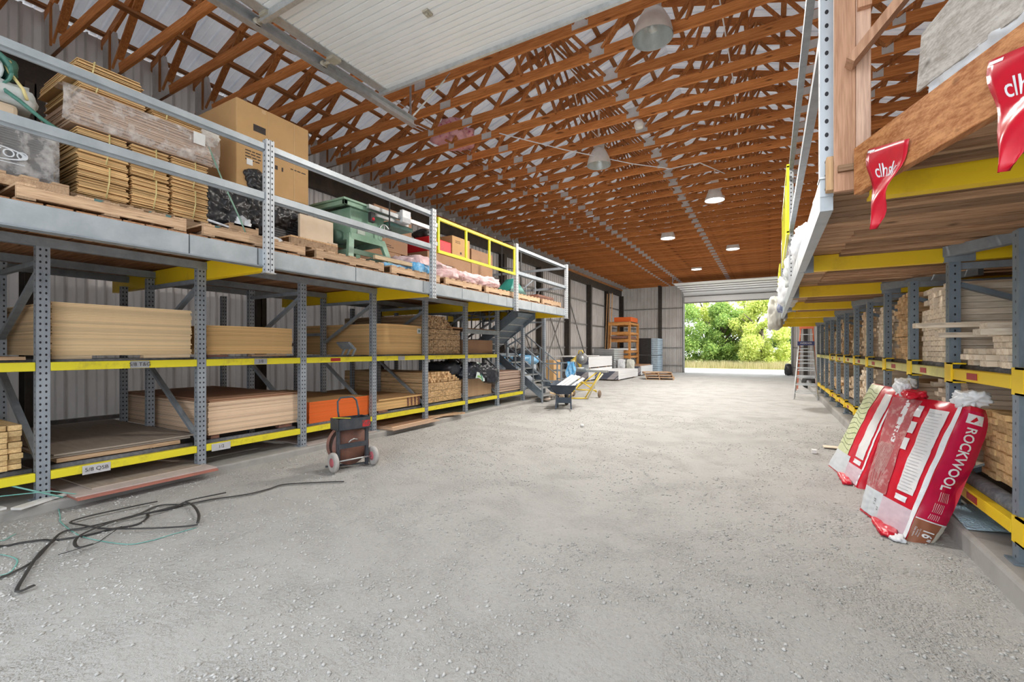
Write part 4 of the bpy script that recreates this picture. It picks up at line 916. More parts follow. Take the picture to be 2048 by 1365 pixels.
# black wrapped pallet at the far left
pl = pallet('pallet under the black wrapped load at the left edge', (-5.55, .82, DZT), 0, None, wpalx, 1.1, 1.16, wpal)
t = thing('wrapped_load', 'black shrink wrapped load with white oval emblem at the left edge of the mezzanine', 'wrapped load', (-5.5, .8, DZT+.12))
rs = random.Random(4); mb = MB(); z = DZT+.125
blk2 = paint('charcoal_wrap', (.045, .05, .06), (.08, .085, .1), .25, sc=5)
mb.box(-6.1, -5.09, .25, 1.33, DZT+.15, DZT+.34)
for i in range(9): z = DZT+.345+i*.018; mb.box(-6.1, -5.09+rs.uniform(-.008, .008), .27, 1.32+rs.uniform(-.02, .01), z, z+.014)
part('goods', mb, blk2, t, bev=.004)
part('stretch_film', MB().grid(lambda u, v: (-5.075+.004*math.sin(u*40)+.012*noise.noise(Vector((u*9, v*5, 1)))+.03*max(0, .3-v), .24+u*1.12, DZT+.02+v*.48), 40, 16), clearf, t)
mb = MB(); K = 40
for a in range(K):
    t0, t1 = 2*math.pi*a/K, 2*math.pi*(a+1)/K; P_ = lambda r_, tt: (-5.055, .98+.19*r_*math.cos(tt), DZT+.27+.052*r_*math.sin(tt))
    mb.add([P_(1, t0), P_(1, t1), P_(.86, t1), P_(.86, t0)], [(0, 1, 2, 3)])
put_text(mb, 'OKOYOO', .088, (-5.056, .98, DZT+.272), (0, 1, 0), (0, 0, 1), 0, .004)
quad(mb, (-5.056, .98, DZT+.205), (0, 1, 0), (0, 0, 1), .36, .006); part('emblem', mb, whitep, t)
solo('hardboard_pack', MB().box(-6.1, -5.16, .2, 1.15, DZT+.51, DZT+.70), paint('pale_board', (.70, .54, .38), (.62, .45, .32), .7), 'pale wrapped board pack lying on the black load at the left edge', 'board pack', bev=.03)
gt = paint('tarp_green', (.05, .17, .13), (.10, .28, .22), .5, sc=9); gw = paint('tarp_white', (.62, .66, .66), (.50, .56, .56), .5, sc=8)
t = thing('folded_tarp', 'rolled green and white tarp on the pale board pack at the left edge', 'tarp', (-5.4, .75, DZT+.70))
for i in range(6):
    z0 = DZT+.74+i*.012
    mb = MB(); pts = []
    r0 = .25-i*.036
    for k in range(26):
        a = 2*math.pi*k/24+i*.3; pts.append((a, r0))
    vs = []; n = 26
    for a, r_ in pts:
        for dx in (0, .9):
            vs.append((-5.13-.02*i-dx+.02*math.sin(a*3), .78+r_*1.35*math.cos(a), DZT+.93+r_*.8*math.sin(a)))
    mb.add(vs, [(2*k, 2*k+1, 2*k+3, 2*k+2) for k in range(n-1)], 0, True)
    o = part('fold', mb, gw if i % 2 else gt, t); md = o.modifiers.new('solid', 'SOLIDIFY'); md.thickness = .018
part('fold', MB().blob((-5.5, .85, DZT+.80), (.8, .9, .24), .06, 5, 66, 0, DZT+.705, 4), gw, t)
part('fold', MB().blob((-5.6, .98, DZT+1.08), (.5, .5, .2), .06, 5, 67, 0, None, 4), gt, t)
part('strap', MB().tube([(-5.2, .98, DZT+.86), (-5.1, 1.14, DZT+.72), (-5.06, 1.25, DZT+.62), (-5.05, 1.36, DZT+.56)], .016, 6), gt, t)
solo('yellow_strap', MB().tube([(-5.25, 1.12, DZT+1.06), (-5.2, 1.07, DZT+1.04), (-5.18, 1.1, DZT+.95), (-5.15, 1.17, DZT+.84), (-5.14, 1.19, DZT+.76)], .012, 6), MATS['yellow_strap'], 'short yellow strap sticking up beside the green tarp', 'strap')
# between carton and saw
solo('cream_board', MB().box(-5.22, -5.18, 3.62, 4.12, DZT+.04, DZT+.50), paint('cream_card', (.74, .60, .45), (.68, .53, .38), .7), 'cream coloured card panel standing between the black wrap and the green saw', 'panel')
solo('card_offcut', MB().box(-5.12, -5.09, 3.98, 4.12, DZT, DZT+.20), MATS['cream_card'], 'short cream offcut below the cream panel', 'panel')
pallet('small tilted pallet in front of the black wrap', (-5.25, 3.62, DZT), 0, None, wpalx, .75, .66, wpinez)
pallet('small broken pallet end left of the punched rail post', (-5.2, 2.80, DZT+.0), 0, None, wpal, .5, .30, wpal)
mb = MB(); mb.blob((-5.02, 2.82, DZT+.12), (.10, .16, .2), .05, 14, 71, 0, DZT, 4); mb.tube([(-5.0, 2.45, DZT+.10), (-4.98, 2.8, DZT+.05), (-4.95, 3.15, DZT+.02)], .012, 6)
mb.blob((-4.96, 3.12, DZT+.03), (.1, .25, .08), .03, 14, 72, 0, DZT, 3); solo('white_plastic', mb, whitep, 'knotted white plastic on the deck beside the rail post', 'plastic')
# table saw
ts = thing('table_saw', 'green cabinet table saw with long fence rails on the left mezzanine', 'table saw', (-5.45, 4.75, DZT))
SXc, SYc = -5.42, 4.68; SZ = DZT
for dx in (-.30, .30):
    for dy in (-.31, .31):
        part('leg', MB().bar((SXc+dx*1.25, SYc+dy*1.28, SZ), (SXc+dx*.92, SYc+dy*.95, SZ+.40), .09, .05, (1, 0, 0)), greenm, ts)
for dy in (-.33, .33): part('stand_rail', MB().box(SXc-.33, SXc+.33, SYc+dy-.012, SYc+dy+.012, SZ+.12, SZ+.19).box(SXc-.31, SXc+.31, SYc+dy*.92-.012, SYc+dy*.92+.012, SZ+.33, SZ+.42), greenm, ts)
for dx in (-.34, .34): part('stand_rail', MB().box(SXc+dx-.012, SXc+dx+.012, SYc-.35, SYc+.35, SZ+.12, SZ+.19).box(SXc+dx*.9-.012, SXc+dx*.9+.012, SYc-.32, SYc+.32, SZ+.33, SZ+.42), greenm, ts)
part('cabinet', MB().hexa([(SXc-.28, SYc-.30, SZ+.42), (SXc+.28, SYc-.30, SZ+.42), (SXc+.28, SYc+.30, SZ+.42), (SXc-.28, SYc+.30, SZ+.42), (SXc-.30, SYc-.32, SZ+.78), (SXc+.30, SYc-.32, SZ+.78), (SXc+.30, SYc+.32, SZ+.78), (SXc-.30, SYc+.32, SZ+.78)]), greenm, ts, bev=.01)
part('table_top', MB().box(SXc-.40, SXc+.36, SYc-.48, SYc+.42, SZ+.84, SZ+.87).box(SXc-.38, SXc+.34, SYc-.46, SYc-.40, SZ+.78, SZ+.84).box(SXc-.38, SXc+.34, SYc+.34, SYc+.40, SZ+.78, SZ+.84).box(SXc+.30, SXc+.34, SYc-.46, SYc+.40, SZ+.78, SZ+.84), greenm, ts, bev=.004)
part('extension_table', MB().box(SXc-.25, SXc+.30, SYc+.43, SYc+.95, SZ+.70, SZ+.76), paint('extension_green', (.18, .36, .33)), ts)
part('fence_rail', MB().box(SXc+.38, SXc+.43, SYc-.10, SYc+1.42, SZ+.80, SZ+.86), galv, ts)
part('fence_rail', MB().box(SXc+.37, SXc+.40, SYc-.05, SYc+.75, SZ+.73, SZ+.78), galv, ts)
fe = part('rip_fence', MB().box(SXc-.35, SXc+.40, SYc+.60, SYc+.68, SZ+.87, SZ+.94).box(SXc+.40, SXc+.46, SYc+.55, SYc+.73, SZ+.76, SZ+.95), whitep, ts)
part('fence_handle', MB().tube([(SXc+.48, SYc+.25, SZ+.98), (SXc+.48, SYc+.25, SZ+.60)], .010, 8), rubber, fe)
hw = part('handwheel', MB().lathe([(.085, -.01), (.10, -.01), (.10, .012), (.085, .012), (.085, -.01)], (SXc+.38, SYc+.24, SZ+.55), 'x', 24).bar((SXc+.38, SYc+.155, SZ+.55), (SXc+.38, SYc+.325, SZ+.55), .01, .02).bar((SXc+.38, SYc+.24, SZ+.465), (SXc+.38, SYc+.24, SZ+.635), .01, .02), galv, ts)
part('crank', MB().tube([(SXc+.39, SYc+.30, SZ+.57), (SXc+.46, SYc+.30, SZ+.57)], .014, 8), rubber, hw)
sw = part('switch_box', MB().box(SXc+.37, SXc+.43, SYc-.06, SYc+.02, SZ+.62, SZ+.76), rubber, ts); part('red_button', MB().lathe([(0, .012), (.022, .01), (.024, 0)], (SXc+.43, SYc-.02, SZ+.66), 'x', 14), red, sw)
part('motor', MB().lathe([(0, -.42), (.10, -.42), (.10, -.22), (.07, -.2)], (SXc+.05, SYc, SZ+.38), 'y', 20), paint('motor_green', (.10, .19, .14)), ts)
mb = MB(); quad(mb, (SXc+.292, SYc-.12, SZ+.50), (0, 1, 0), (0, 0, 1), .14, .14, 0, .003); part('rating_plate', mb, paint('pale_plate', (.55, .62, .55)), ts)
mb = MB().blob((-5.78, 4.28, DZT+.52), (.3, .18, .36), .05, 9, 75, 0, None, 4); solo('blue_bag', mb, bluep, 'crumpled blue bag behind the left side of the table saw', 'bag')
mb = MB().blob((-5.6, 4.65, DZT+.10), (.3, .3, .22), .05, 9, 76, 0, DZT+.001, 4); solo('blue_bag', mb, paint('deep_blue_plastic', (.03, .12, .50), (.08, .2, .6), .35), 'deep blue bag lying between the legs of the table saw', 'bag')
solo('timber', MB().bar((-4.93, 4.62, DZT+.10), (-4.86, 5.42, DZT+.09), .05, .055), wpine, 'pale timber lying along the deck edge in front of the table saw', 'timber')
mb = MB().blob((-4.98, 5.05, DZT+.02), (.2, .6, .08), .02, 12, 77, 0, DZT, 4).blob((-4.92, 5.52, DZT+.06), (.24, .42, .20), .05, 9, 78, 0, DZT, 4)
tb = solo('blue_wrap', mb, bluep, 'light blue plastic wrap with white label lying beside the pink insulation', 'plastic wrap')
# cartons behind the saw
carton('carton', -6.9, -6.25, 5.55, 6.55, DZT, DZT+.62, cardd, 'brown carton on the deck behind the table saw, lowest of the pair', lines(5.75, DZT+.48, 5, .4, seed=6)+[(6.1, DZT+.2, .04, .05)])
carton('carton', -6.95, -6.27, 5.65, 6.75, DZT+.63, DZT+.98, cardd, 'brown carton stacked in the middle behind the table saw', lines(6.1, DZT+.75, 2, .3, seed=7))
carton('carton', -6.95, -6.30, 5.9, 6.9, DZT+.99, DZT+1.45, cardd, 'brown carton on top behind the table saw', [(6.2, DZT+1.3, .2, .12)])
carton('carton', -6.6, -6.0, 4.95, 5.5, DZT+.0, DZT+.45, cardd, 'plain brown carton behind the legs of the table saw')
carton('carton', -7.05, -6.1, 7.15, 8.7, DZT, DZT+.80, cardd, 'long brown carton behind the pink insulation', lines(7.6, DZT+.6, 2, .5, seed=9))
solo('red_case', MB().box(-6.9, -6.1, 7.2, 7.95, DZT+.81, DZT+1.12), paint('red_case', (.60, .01, .02), (.5, .01, .02), .4), 'bright red case on the long carton behind the yellow gate', 'case', bev=.02)
mb = MB().blob((-6.45, 7.5, DZT+1.22), (.5, .5, .22), .07, 8, 80, 0, DZT+1.125, 4); solo('black_bag', mb, black, 'small black bundle lying on the bright red case', 'bag')
t = carton('carton', -7.1, -6.1, 7.98, 8.65, DZT+.81, DZT+1.30, cardb, 'light brown carton right of the bright red case', lines(8.1, DZT+1.2, 2, .2, seed=10)+[(8.3, DZT+.95, .06, .05)])
carton('carton', -7.0, -6.1, 8.72, 9.65, DZT, DZT+1.15, cardd, 'tall brown carton behind the middle of the yellow gate')
mb = MB()
for i in range(5): mb.blob((-5.25+.08*math.sin(i*2.1), 5.75+i*.50, DZT+.13), (.62, .85, .34-.02*i), .09, 5, 90+i, 0, DZT, 4, .4)
mb.blob((-5.35, 6.1, DZT+.27), (.5, .9, .22), .06, 6, 97, 0, DZT, 4, .4); solo('insulation_batts', mb, pink, 'heap of pink insulation batts on the deck beside the yellow gate', 'insulation')
mb = MB().hexa([(-5.3, 8.45, DZT), (-4.9, 8.45, DZT), (-4.9, 9.3, DZT), (-5.3, 9.3, DZT), (-5.2, 8.80, DZT+.36), (-5.0, 8.80, DZT+.36), (-5.0, 8.9, DZT+.36), (-5.2, 8.9, DZT+.36)])
solo('green_cover', mb, paint('deep_green', (.01, .16, .13), (.02, .20, .17), .4), 'dark green pyramid shaped cover on the deck behind a rail post', 'cover')
ht = thing('hand_truck', 'black hand truck standing on the deck behind the far rail post', 'hand truck', (-5.4, 9.3, DZT))
part('frame', MB().tube([(-5.5, 9.1, DZT+.1), (-5.5, 9.1, DZT+1.25), (-5.45, 9.1, DZT+1.3), (-5.2, 9.1, DZT+1.3), (-5.15, 9.1, DZT+1.2), (-5.15, 9.1, DZT+1.0)], .018, 8).tube([(-5.2, 9.5, DZT+.1), (-5.2, 9.5, DZT+1.2)], .018, 8).tube([(-5.5, 9.1, DZT+.7), (-5.2, 9.5, DZT+.7)], .014, 6).tube([(-5.5, 9.1, DZT+.3), (-5.2, 9.5, DZT+.3)], .014, 6), rubber, ht)
for y in (9.1, 9.5): part('wheel', MB().lathe([(0, -.03), (.11, -.03), (.12, 0), (.11, .03), (0, .03)], (-5.4 if y < 9.3 else -5.2, y, DZT+.12), 'y', 18), rubber, ht)
solo('board_stack', MB().box(-5.9, -4.95, 9.9, 10.9, DZT, DZT+.05).box(-5.85, -4.95, 9.95, 10.85, DZT+.055, DZT+.10).box(-5.9, -5.0, 10.0, 10.95, DZT+.105, DZT+.14), wrust, 'rusty brown boards stacked at the far end of the left deck', 'boards')

# ------------------------------------------------------------------ plastic bags along the right mezzanine
for i, (x, y, z, sx, sy, sz, m, l) in enumerate(((.55, 5.2, 2.80, .4, .9, .45, whitep, 'white plastic bag behind the near rail of the right mezzanine'), (.45, 6.9, 2.8, .4, 1.2, .55, whitep, 'second white plastic bag on the right mezzanine edge'),
        (.40, 8.6, 2.75, .4, 1.0, .55, gw, 'grey white bag on the right mezzanine below the yellow gate'), (.30, 10.2, 2.62, .34, 1.0, .6, whitep, 'crumpled white wrap spilling over the right mezzanine edge'),
        (.33, 11.8, 2.7, .34, 1.0, .8, paint('navy_wrap', (.10, .14, .30), (.6, .63, .68), .4, sc=6), 'blue and white wrap on the right mezzanine edge'), (.12, 13.3, 2.42, .34, .7, .85, paint('canvas_bag', (.55, .54, .48), (.42, .42, .38), .7, sc=4), 'bulging greyish canvas bag hanging over the right mezzanine edge'),
        (.26, 14.9, 2.6, .3, 1.1, .6, whitep, 'farther white wrap on the right mezzanine edge'), (.26, 16.5, 2.6, .3, 1.2, .7, gw, 'farthest grey wrap on the right mezzanine edge'))):
    solo('plastic_bag', MB().blob((x, y, z), (sx, sy, sz), .10, 5, 110+i, 0, None, 4), m, l, 'bag')
# ------------------------------------------------------------------ insulation bags leaning on the right rack
def sack(label, BL, BR, TR, TL, thick, layout, seed):
    """soft bag: front face given by four corners, thickness behind; layout draws its prints"""
    BL, BR, TR, TL = map(Vector, (BL, BR, TR, TL)); nrm = (BR-BL).cross(TL-BL).normalized()
    t = thing('insulation_bag', label, 'insulation bag', (BL+BR)/2)
    def front(u, v, off=0):
        p = BL.lerp(BR, u).lerp(TL.lerp(TR, u), v)
        puff = .045*(math.sin(math.pi*min(max(u, .0), 1))**.5)*(math.sin(math.pi*min(max(v, .0), 1))**.5)
        wr = .008*noise.noise(Vector((u*9+seed, v*7, 0)))+.006*abs(noise.noise(Vector((u*5, v*22+seed, 3))))
        return p+nrm*(puff+wr-.02+off)
    def side(w_, v, off=0):
        a = front(1, v); b_ = a-nrm*thick+(BR-BL).normalized()*.0
        bulge = .03*math.sin(math.pi*w_)+.008*noise.noise(Vector((w_*6, v*14+seed, 9)))-.035*math.exp(-((v-.42)/.08)**2)*w_
        taper = 1-.35*(abs(v-.5)*2)**6
        return a.lerp(b_, w_*taper)+(BR-BL).normalized()*(bulge+off)
    mb = MB(); mb.grid(lambda u, v: front(u, v), 30, 36, 0); mb.grid(lambda w_, v: side(w_, v), 10, 36, 0)
    mb.grid(lambda u, v: front(1-u, v)-nrm*thick*(1-.35*(abs(v-.5)*2)**6), 30, 36, 0); mb.grid(lambda w_, v: front(0, v)-nrm*thick*(1-w_)*(1-.35*(abs(v-.5)*2)**6), 6, 36, 0)
    mb.grid(lambda u, v: front(u, 1)-nrm*thick*v*.65, 20, 4, 0); mb.grid(lambda u, v: front(1-u, 0)-nrm*thick*v*.65, 20, 4, 0)
    part('body', mb, red, t); return t, front, side
def patch(t, nm, fn, u0, u1, v0, v1, m, off=.004, nu=10, nv=24):
    return part(nm, MB().grid(lambda u, v: fn(u0+(u1-u0)*u, v0+(v1-v0)*v, off), nu, nv), m, t)
def wtext(t, nm, fn, s_, u, v, su, sv, m, off=.008, bold=.0, rot=True):
    """text running down the bag (rot) at (u,v); su, sv scale glyph height / length in u,v"""
    vs, fs = text2d(s_, 1, bold); mb = MB()
    mb.add([fn(u+y*su, v-x*sv, off) if rot else fn(u+x*su, v+y*sv, off) for x, y in vs], fs if rot else fs); return part(nm, mb, m, t)
clear_red = paint('clear_over_red', (.42, .10, .11), (.60, .42, .40), .22, sc=14, lo=.5, hi=.75); lilac = paint('lilac_film', (.62, .50, .56), (.52, .40, .47), .3, sc=6)
silver = paint('silver_label', (.66, .66, .68), (.78, .78, .78), .3, sc=8); greenf = paint('green_wool', (.50, .56, .30), (.66, .68, .48), .35, sc=16); greyf = paint('pale_blue_grey', (.58, .62, .66), (.50, .54, .58), .35, sc=6); brownp = paint('brown_print', (.33, .12, .06)); creamp = paint('cream_film', (.62, .60, .52), (.55, .53, .46), .4)
t, fr, sd = sack('front insulation bag with brand lettering and 16 inch mark leaning on the right rack', (.70, 5.20, .02), (.895, 4.58, .0), (1.30, 4.80, 1.075), (.975, 5.40, 1.085), .22, None, 1)
patch(t, 'window', fr, .03, .50, .22, .98, clear_red); patch(t, 'label_sheet', fr, .66, .90, .30, .93, silver)
patch(t, 'side_stripe', fr, .955, 1.0, .0, .98, whitep); patch(t, 'bottom_film', fr, .46, .955, .02, .21, lilac); patch(t, 'bottom_panel', fr, .22, .46, .02, .22, greyf); patch(t, 'bottom_film', fr, .02, .22, .02, .22, greyf)
patch(t, 'film_stripe', fr, .28, .36, .62, .97, silver); patch(t, 'barcode', fr, .66, .84, .235, .275, whitep)
for k, v in enumerate((.90, .77, .64)): patch(t, 'pictogram', fr, .50, .58, v-.05, v+.04, silver, .006, 4, 5)
mb = MB()
for i in range(15):
    for (u0, u1, v0, v1) in ((.10, .40, .24, .60),):
        u = u0+(u1-u0)*i/15; l_ = random.uniform(.5, 1)*(v1-v0); mb.grid(lambda a, b_: fr(u+a*.006, v1-b_*l_, .007), 1, 10)
part('fine_print', mb, paint('pale_print', (.62, .45, .42)), t)
mb = MB()
for i in range(26): v = .32+.6*i/26; mb.grid(lambda a, b_: fr(.68+a*random.uniform(.12, .2), v+b_*.004, .008), 5, 1)
part('table_lines', mb, paint('faint_lines', (.50, .50, .52)), t)
sidep = patch(t, 'side_panel', sd, .02, .98, .19, .97, paint('crimson_film', (.58, .005, .06), (.46, .005, .05), .25, sc=8), .003)
wtext(t, 'brand_lettering', sd, 'ROCKWOOL', .42, .635, .44, .076, whitep, .012, .018)
def sbox(nm, u0, u1, v0, v1, m, off): return part(nm, MB().grid(lambda a, b_: sd(u0+(u1-u0)*a, v0+(v1-v0)*b_, off), 4, 4), m, t)
sbox('logo', .18, .72, .885, .95, whitep, .008)
mb = MB(); mb.add([sd(.28, .897, .011), sd(.62, .897, .011), sd(.45, .937, .011)], [(0, 1, 2)]); part('logo_mark', mb, red, t)
patch(t, 'size_panel', sd, .0, .80, .0, .175, brownp, .006); patch(t, 'edge_film', sd, .80, 1.0, .0, .18, creamp, .004)
patch(t, 'panel_border', sd, .0, .98, .178, .186, whitep, .007, 10, 2)
wtext(t, 'size_lettering', sd, '16"', .46, .09, .50, .056, whitep, .020, .02)
mb = MB()
for i in range(3):
    vs, fs = text2d(('Do center', 'Entraxe', 'Dato centro')[i], 1, 0); mb.add([sd(.24-i*.075+y*.075, .09-x*.014, .012) for x, y in vs], fs)
part('small_print', mb, whitep, t)
mb = MB()
for (uu, v0, L_) in ((.35, .33, .07), (.30, .25, .07), (.28, .20, .04)):
    for i in range(6): mb.grid(lambda a, b_: sd(uu+i*.055+a*.02, v0+b_*L_*.9, .008), 1, 6)
part('fine_print', mb, paint('pink_print', (.75, .45, .48)), t)
mb = MB(); vs, fs = text2d('3Y.1', .05, .002); mb.add([fr(.34+y, .14-x*.6, .008) for x, y in vs], fs); vs, fs = text2d('12', .055, .002); mb.add([fr(.42+y, .10-x*.6, .008) for x, y in vs], fs); part('stamp', mb, ink, t)
part('torn_top', MB().blob(Vector((1.37, 4.86, 1.11)), (.17, .26, .12), .07, 9, 130, 0, None, 4), whitep, t); part('torn_top', MB().blob(Vector((1.10, 5.15, 1.11)), (.16, .2, .08), .05, 9, 133, 0, None, 4), red, t)
part('torn_top', MB().blob(Vector((1.05, 5.28, 1.14)), (.12, .2, .14), .07, 9, 131, 0, None, 4), whitep, t); part('torn_base', MB().blob(Vector((.82, 4.78, .025)), (.13, .45, .05), .03, 9, 132, 0, .003, 4), red, t)
part('torn_base', MB().blob(Vector((.86, 4.60, .02)), (.10, .2, .04), .03, 9, 134, 0, .003, 4), whitep, t)
t, fr, sd = sack('rear insulation bag with green see-through side behind the lettered one', (.63, 7.05, .0), (.80, 6.05, .0), (1.235, 6.42, 1.07), (1.13, 7.35, 1.07), .20, None, 5)
patch(t, 'window', fr, .0, .50, .22, .99, greenf); patch(t, 'label_sheet', fr, .70, .90, .25, .92, silver); patch(t, 'bottom_film', fr, .0, .60, .02, .22, greyf); patch(t, 'bottom_film', fr, .60, .97, .02, .17, lilac); patch(t, 'barcode', fr, .70, .88, .19, .23, whitep); patch(t, 'side_stripe', fr, .94, .97, .02, .98, whitep)
mb = MB()
for i in range(14): v = .28+.68*i/14; mb.grid(lambda a, b_: fr(.02+a*.46, v+b_*.006+.02*math.sin(a*5+i), .007), 8, 1)
part('wrinkle', mb, paint('dark_green_line', (.16, .20, .10)), t)
part('torn_top', MB().blob(Vector((1.30, 6.5, 1.12)), (.2, .3, .12), .06, 9, 135, 0, None, 4), whitep, t); part('torn_base', MB().blob(Vector((.74, 6.35, .025)), (.1, .5, .05), .03, 9, 136, 0, .003, 4), red, t)
# foil, scraps near the bags
fm, fnt, fb = newmat('bubble_foil'); fb.inputs['Base Color'].default_value = (.50, .74, .92, 1); fb.inputs['Metallic'].default_value = .15; fb.inputs['Roughness'].default_value = .3
wv = N(fnt, 'ShaderNodeTexVoronoi'); wv.inputs['Scale'].default_value = 60; fnt.links.new(coords(fnt), wv.inputs['Vector']); bump(fnt, fb, wv.outputs['Distance'], 1, .01)
solo('foil_sheet', MB().grid(lambda u, v: (1.27+u*.75, 4.58+v*.68, .162+.02*math.sin(u*5+v*3)**2+.02*v*(1-v)), 20, 20), fm, 'bluish bubble foil sheet lying on the slab under the right rack', 'foil')
o = solo('scrap_board', MB().box(.70, 1.22, 8.2, 8.34, .02, .034), wpale, 'pale board scrap leaning at the right curb behind the bags', 'board')
solo('paper_scrap', MB().box(.52, .58, 7.72, 7.80, .01, .06), white, 'tiny white scrap on the gravel left of the rear bag', 'scrap')
solo('paper_scrap', MB().blob((-3.14, 8.2, .03), (.08, .08, .06), .02, 10, 4, 0, .005, 3), white, 'tiny white scrap in the middle of the gravel lane', 'scrap')

# ------------------------------------------------------------------ strapping cart
cart = thing('strapping_cart', 'black steel strapping cart with rusty reel and grey wheels on the gravel', 'cart', (-4.62, 3.93, 0), R(76))
mb_ = paint('cart_black', (.05, .06, .075), (.10, .10, .11), .5, .3, 7)
# local: x along axle, +y towards the camera-left back (front of tray is -y)
for sx in (-.19, .19):
    wb = part('wheel', MB().lathe([(.0, -.022), (.085, -.022), (.10, -.028), (.118, -.02), (.122, 0), (.118, .02), (.10, .028), (.085, .022), (0, .022)], (sx*1.38, -.10, .125), 'x', 28), paint('grey_tyre', (.42, .40, .38), (.34, .32, .31), .7), cart, True)
    part('hub', MB().lathe([(0, -.03), (.03, -.032), (.055, -.026), (.055, .026), (.03, .032), (0, .03)], (0, 0, .122), 'x', 20), paint('red_hub', (.45, .10, .12), (.35, .12, .13)), wb, True)
    part('post', MB().box(sx-.018, sx+.018, -.085, -.05, .02, .56), mb_, cart, True)
part('axle', MB().tube([(-.27, -.10, .125), (.27, -.10, .125)], .01, 8), galv, cart, True)
part('handle', MB().tube([(-.13, .02, .60), (-.135, .05, .72), (-.125, .08, .84), (-.08, .09, .885), (.08, .09, .885), (.125, .08, .84), (.135, .05, .72), (.13, .02, .60)], .012, 8), mb_, cart, True)
tray = part('tray', MB().box(-.21, .21, -.13, .10, .50, .508).box(-.21, .21, -.13, -.122, .50, .64).box(-.21, .21, .092, .10, .50, .64).box(-.21, -.202, -.13, .10, .50, .64).box(.202, .21, -.13, .10, .50, .64), mb_, cart, True)
part('yellow_strip', MB().bar((-.20, .065, .146), (-.06, -.115, .146), .02, .006), lemon, tray, True, 'yellow strip')
part('red_paint', MB().box(.10, .205, -.1185, -.1155, .02, .10), paint('red_smear', (.50, .03, .03), (.08, .06, .07), .5, sc=22, lo=.45, hi=.6), tray, True)
part('crossbar', MB().box(-.19, .19, -.092, -.08, .27, .33), mb_, cart, True)
reel = part('reel', MB().lathe([(0, 0), (.245, 0), (.245, .008), (.09, .01), (.09, .16), (.245, .162), (.245, .17), (0, .17)], (0, -.03, .29), 'y', 36), wrust, cart, True)
part('strap_coil', MB().lathe([(.10, -.073), (.215, -.073), (.215, .073), (.10, .073)], (0, 0, .245), 'y', 32), black, reel, True)
part('foot', MB().bar((-.25, .15, .03), (.2, -.03, .03), .03, .02), mb_, cart, True)
part('clasp', MB().tube([(-.07, -.1, .34), (-.04, -.11, .37), (.0, -.11, .38), (.05, -.1, .365)], .008, 6), galv, cart, True)
# steel bracket on the shelf
br = MB(); 
for k in range(3): br.prism([(0, 0), (.03, 0), (.10, .13), (-.02, .25), (-.05, .25), (.06, .13)], lambda x, y, q, k=k: (-6.0-k*.13+q*.02, 5.12+x+.25*0, 1.385+y*.9))
br.hexa([(-6.28, 5.05, 1.61), (-5.98, 5.05, 1.61), (-5.98, 5.16, 1.50), (-6.28, 5.16, 1.50), (-6.28, 5.07, 1.625), (-5.98, 5.07, 1.625), (-5.98, 5.18, 1.51), (-6.28, 5.18, 1.51)])
solo('steel_bracket', br, steel, 'dark grey angled steel bracket standing on the roller of the third bay', 'bracket')
# plastic over the bottom pack, soil bag
mb = MB().blob((-6.15, 8.75, .97), (.7, 1.0, .42), .10, 5, 140, 0, .825, 5).blob((-5.97, 9.35, .86), (.3, .5, .40), .07, 6, 141, 0, None, 4).blob((-6.5, 8.2, 1.05), (.9, .6, .35), .08, 6, 142, 0, .83, 4)
solo('black_plastic', mb, paint('navy_black', (.018, .022, .032), (.035, .04, .055), .3, sc=8), 'crumpled black plastic draped over the bottom hardboard pack', 'plastic')
t = thing('printed_bag', 'white bag with green stripe lying on the black plastic', 'bag', (-5.92, 8.65, .9))
F2 = lambda u, v: Vector((-5.80+.03*math.sin(u*4+v*3)-.10*v, 8.45+u*.42+v*.18, .84+v*.36-.10*u+.02*math.sin(u*7)))
part('body', MB().grid(lambda u, v: F2(u, v), 16, 20), paint('bag_white', (.66, .76, .74), (.58, .68, .66), .35), t)
part('green_stripe', MB().grid(lambda u, v: F2(.52+u*.22-v*.2, v)+Vector((.004, 0, 0)), 6, 16), paint('bag_green', (.01, .25, .16)), t)
mb = MB(); vs, fs = text2d('Hi-X', .2, .004); mb.add([F2(.34+y*1.2, .34+x*-.7)+Vector((.006, 0, 0)) for x, y in vs], fs); part('lettering', mb, ink, t)
part('green_print', MB().grid(lambda u, v: F2(.10+u*.35, .05+v*.12)+Vector((.006, 0, 0)), 4, 3), paint('leaf_print', (.25, .50, .12)), t)

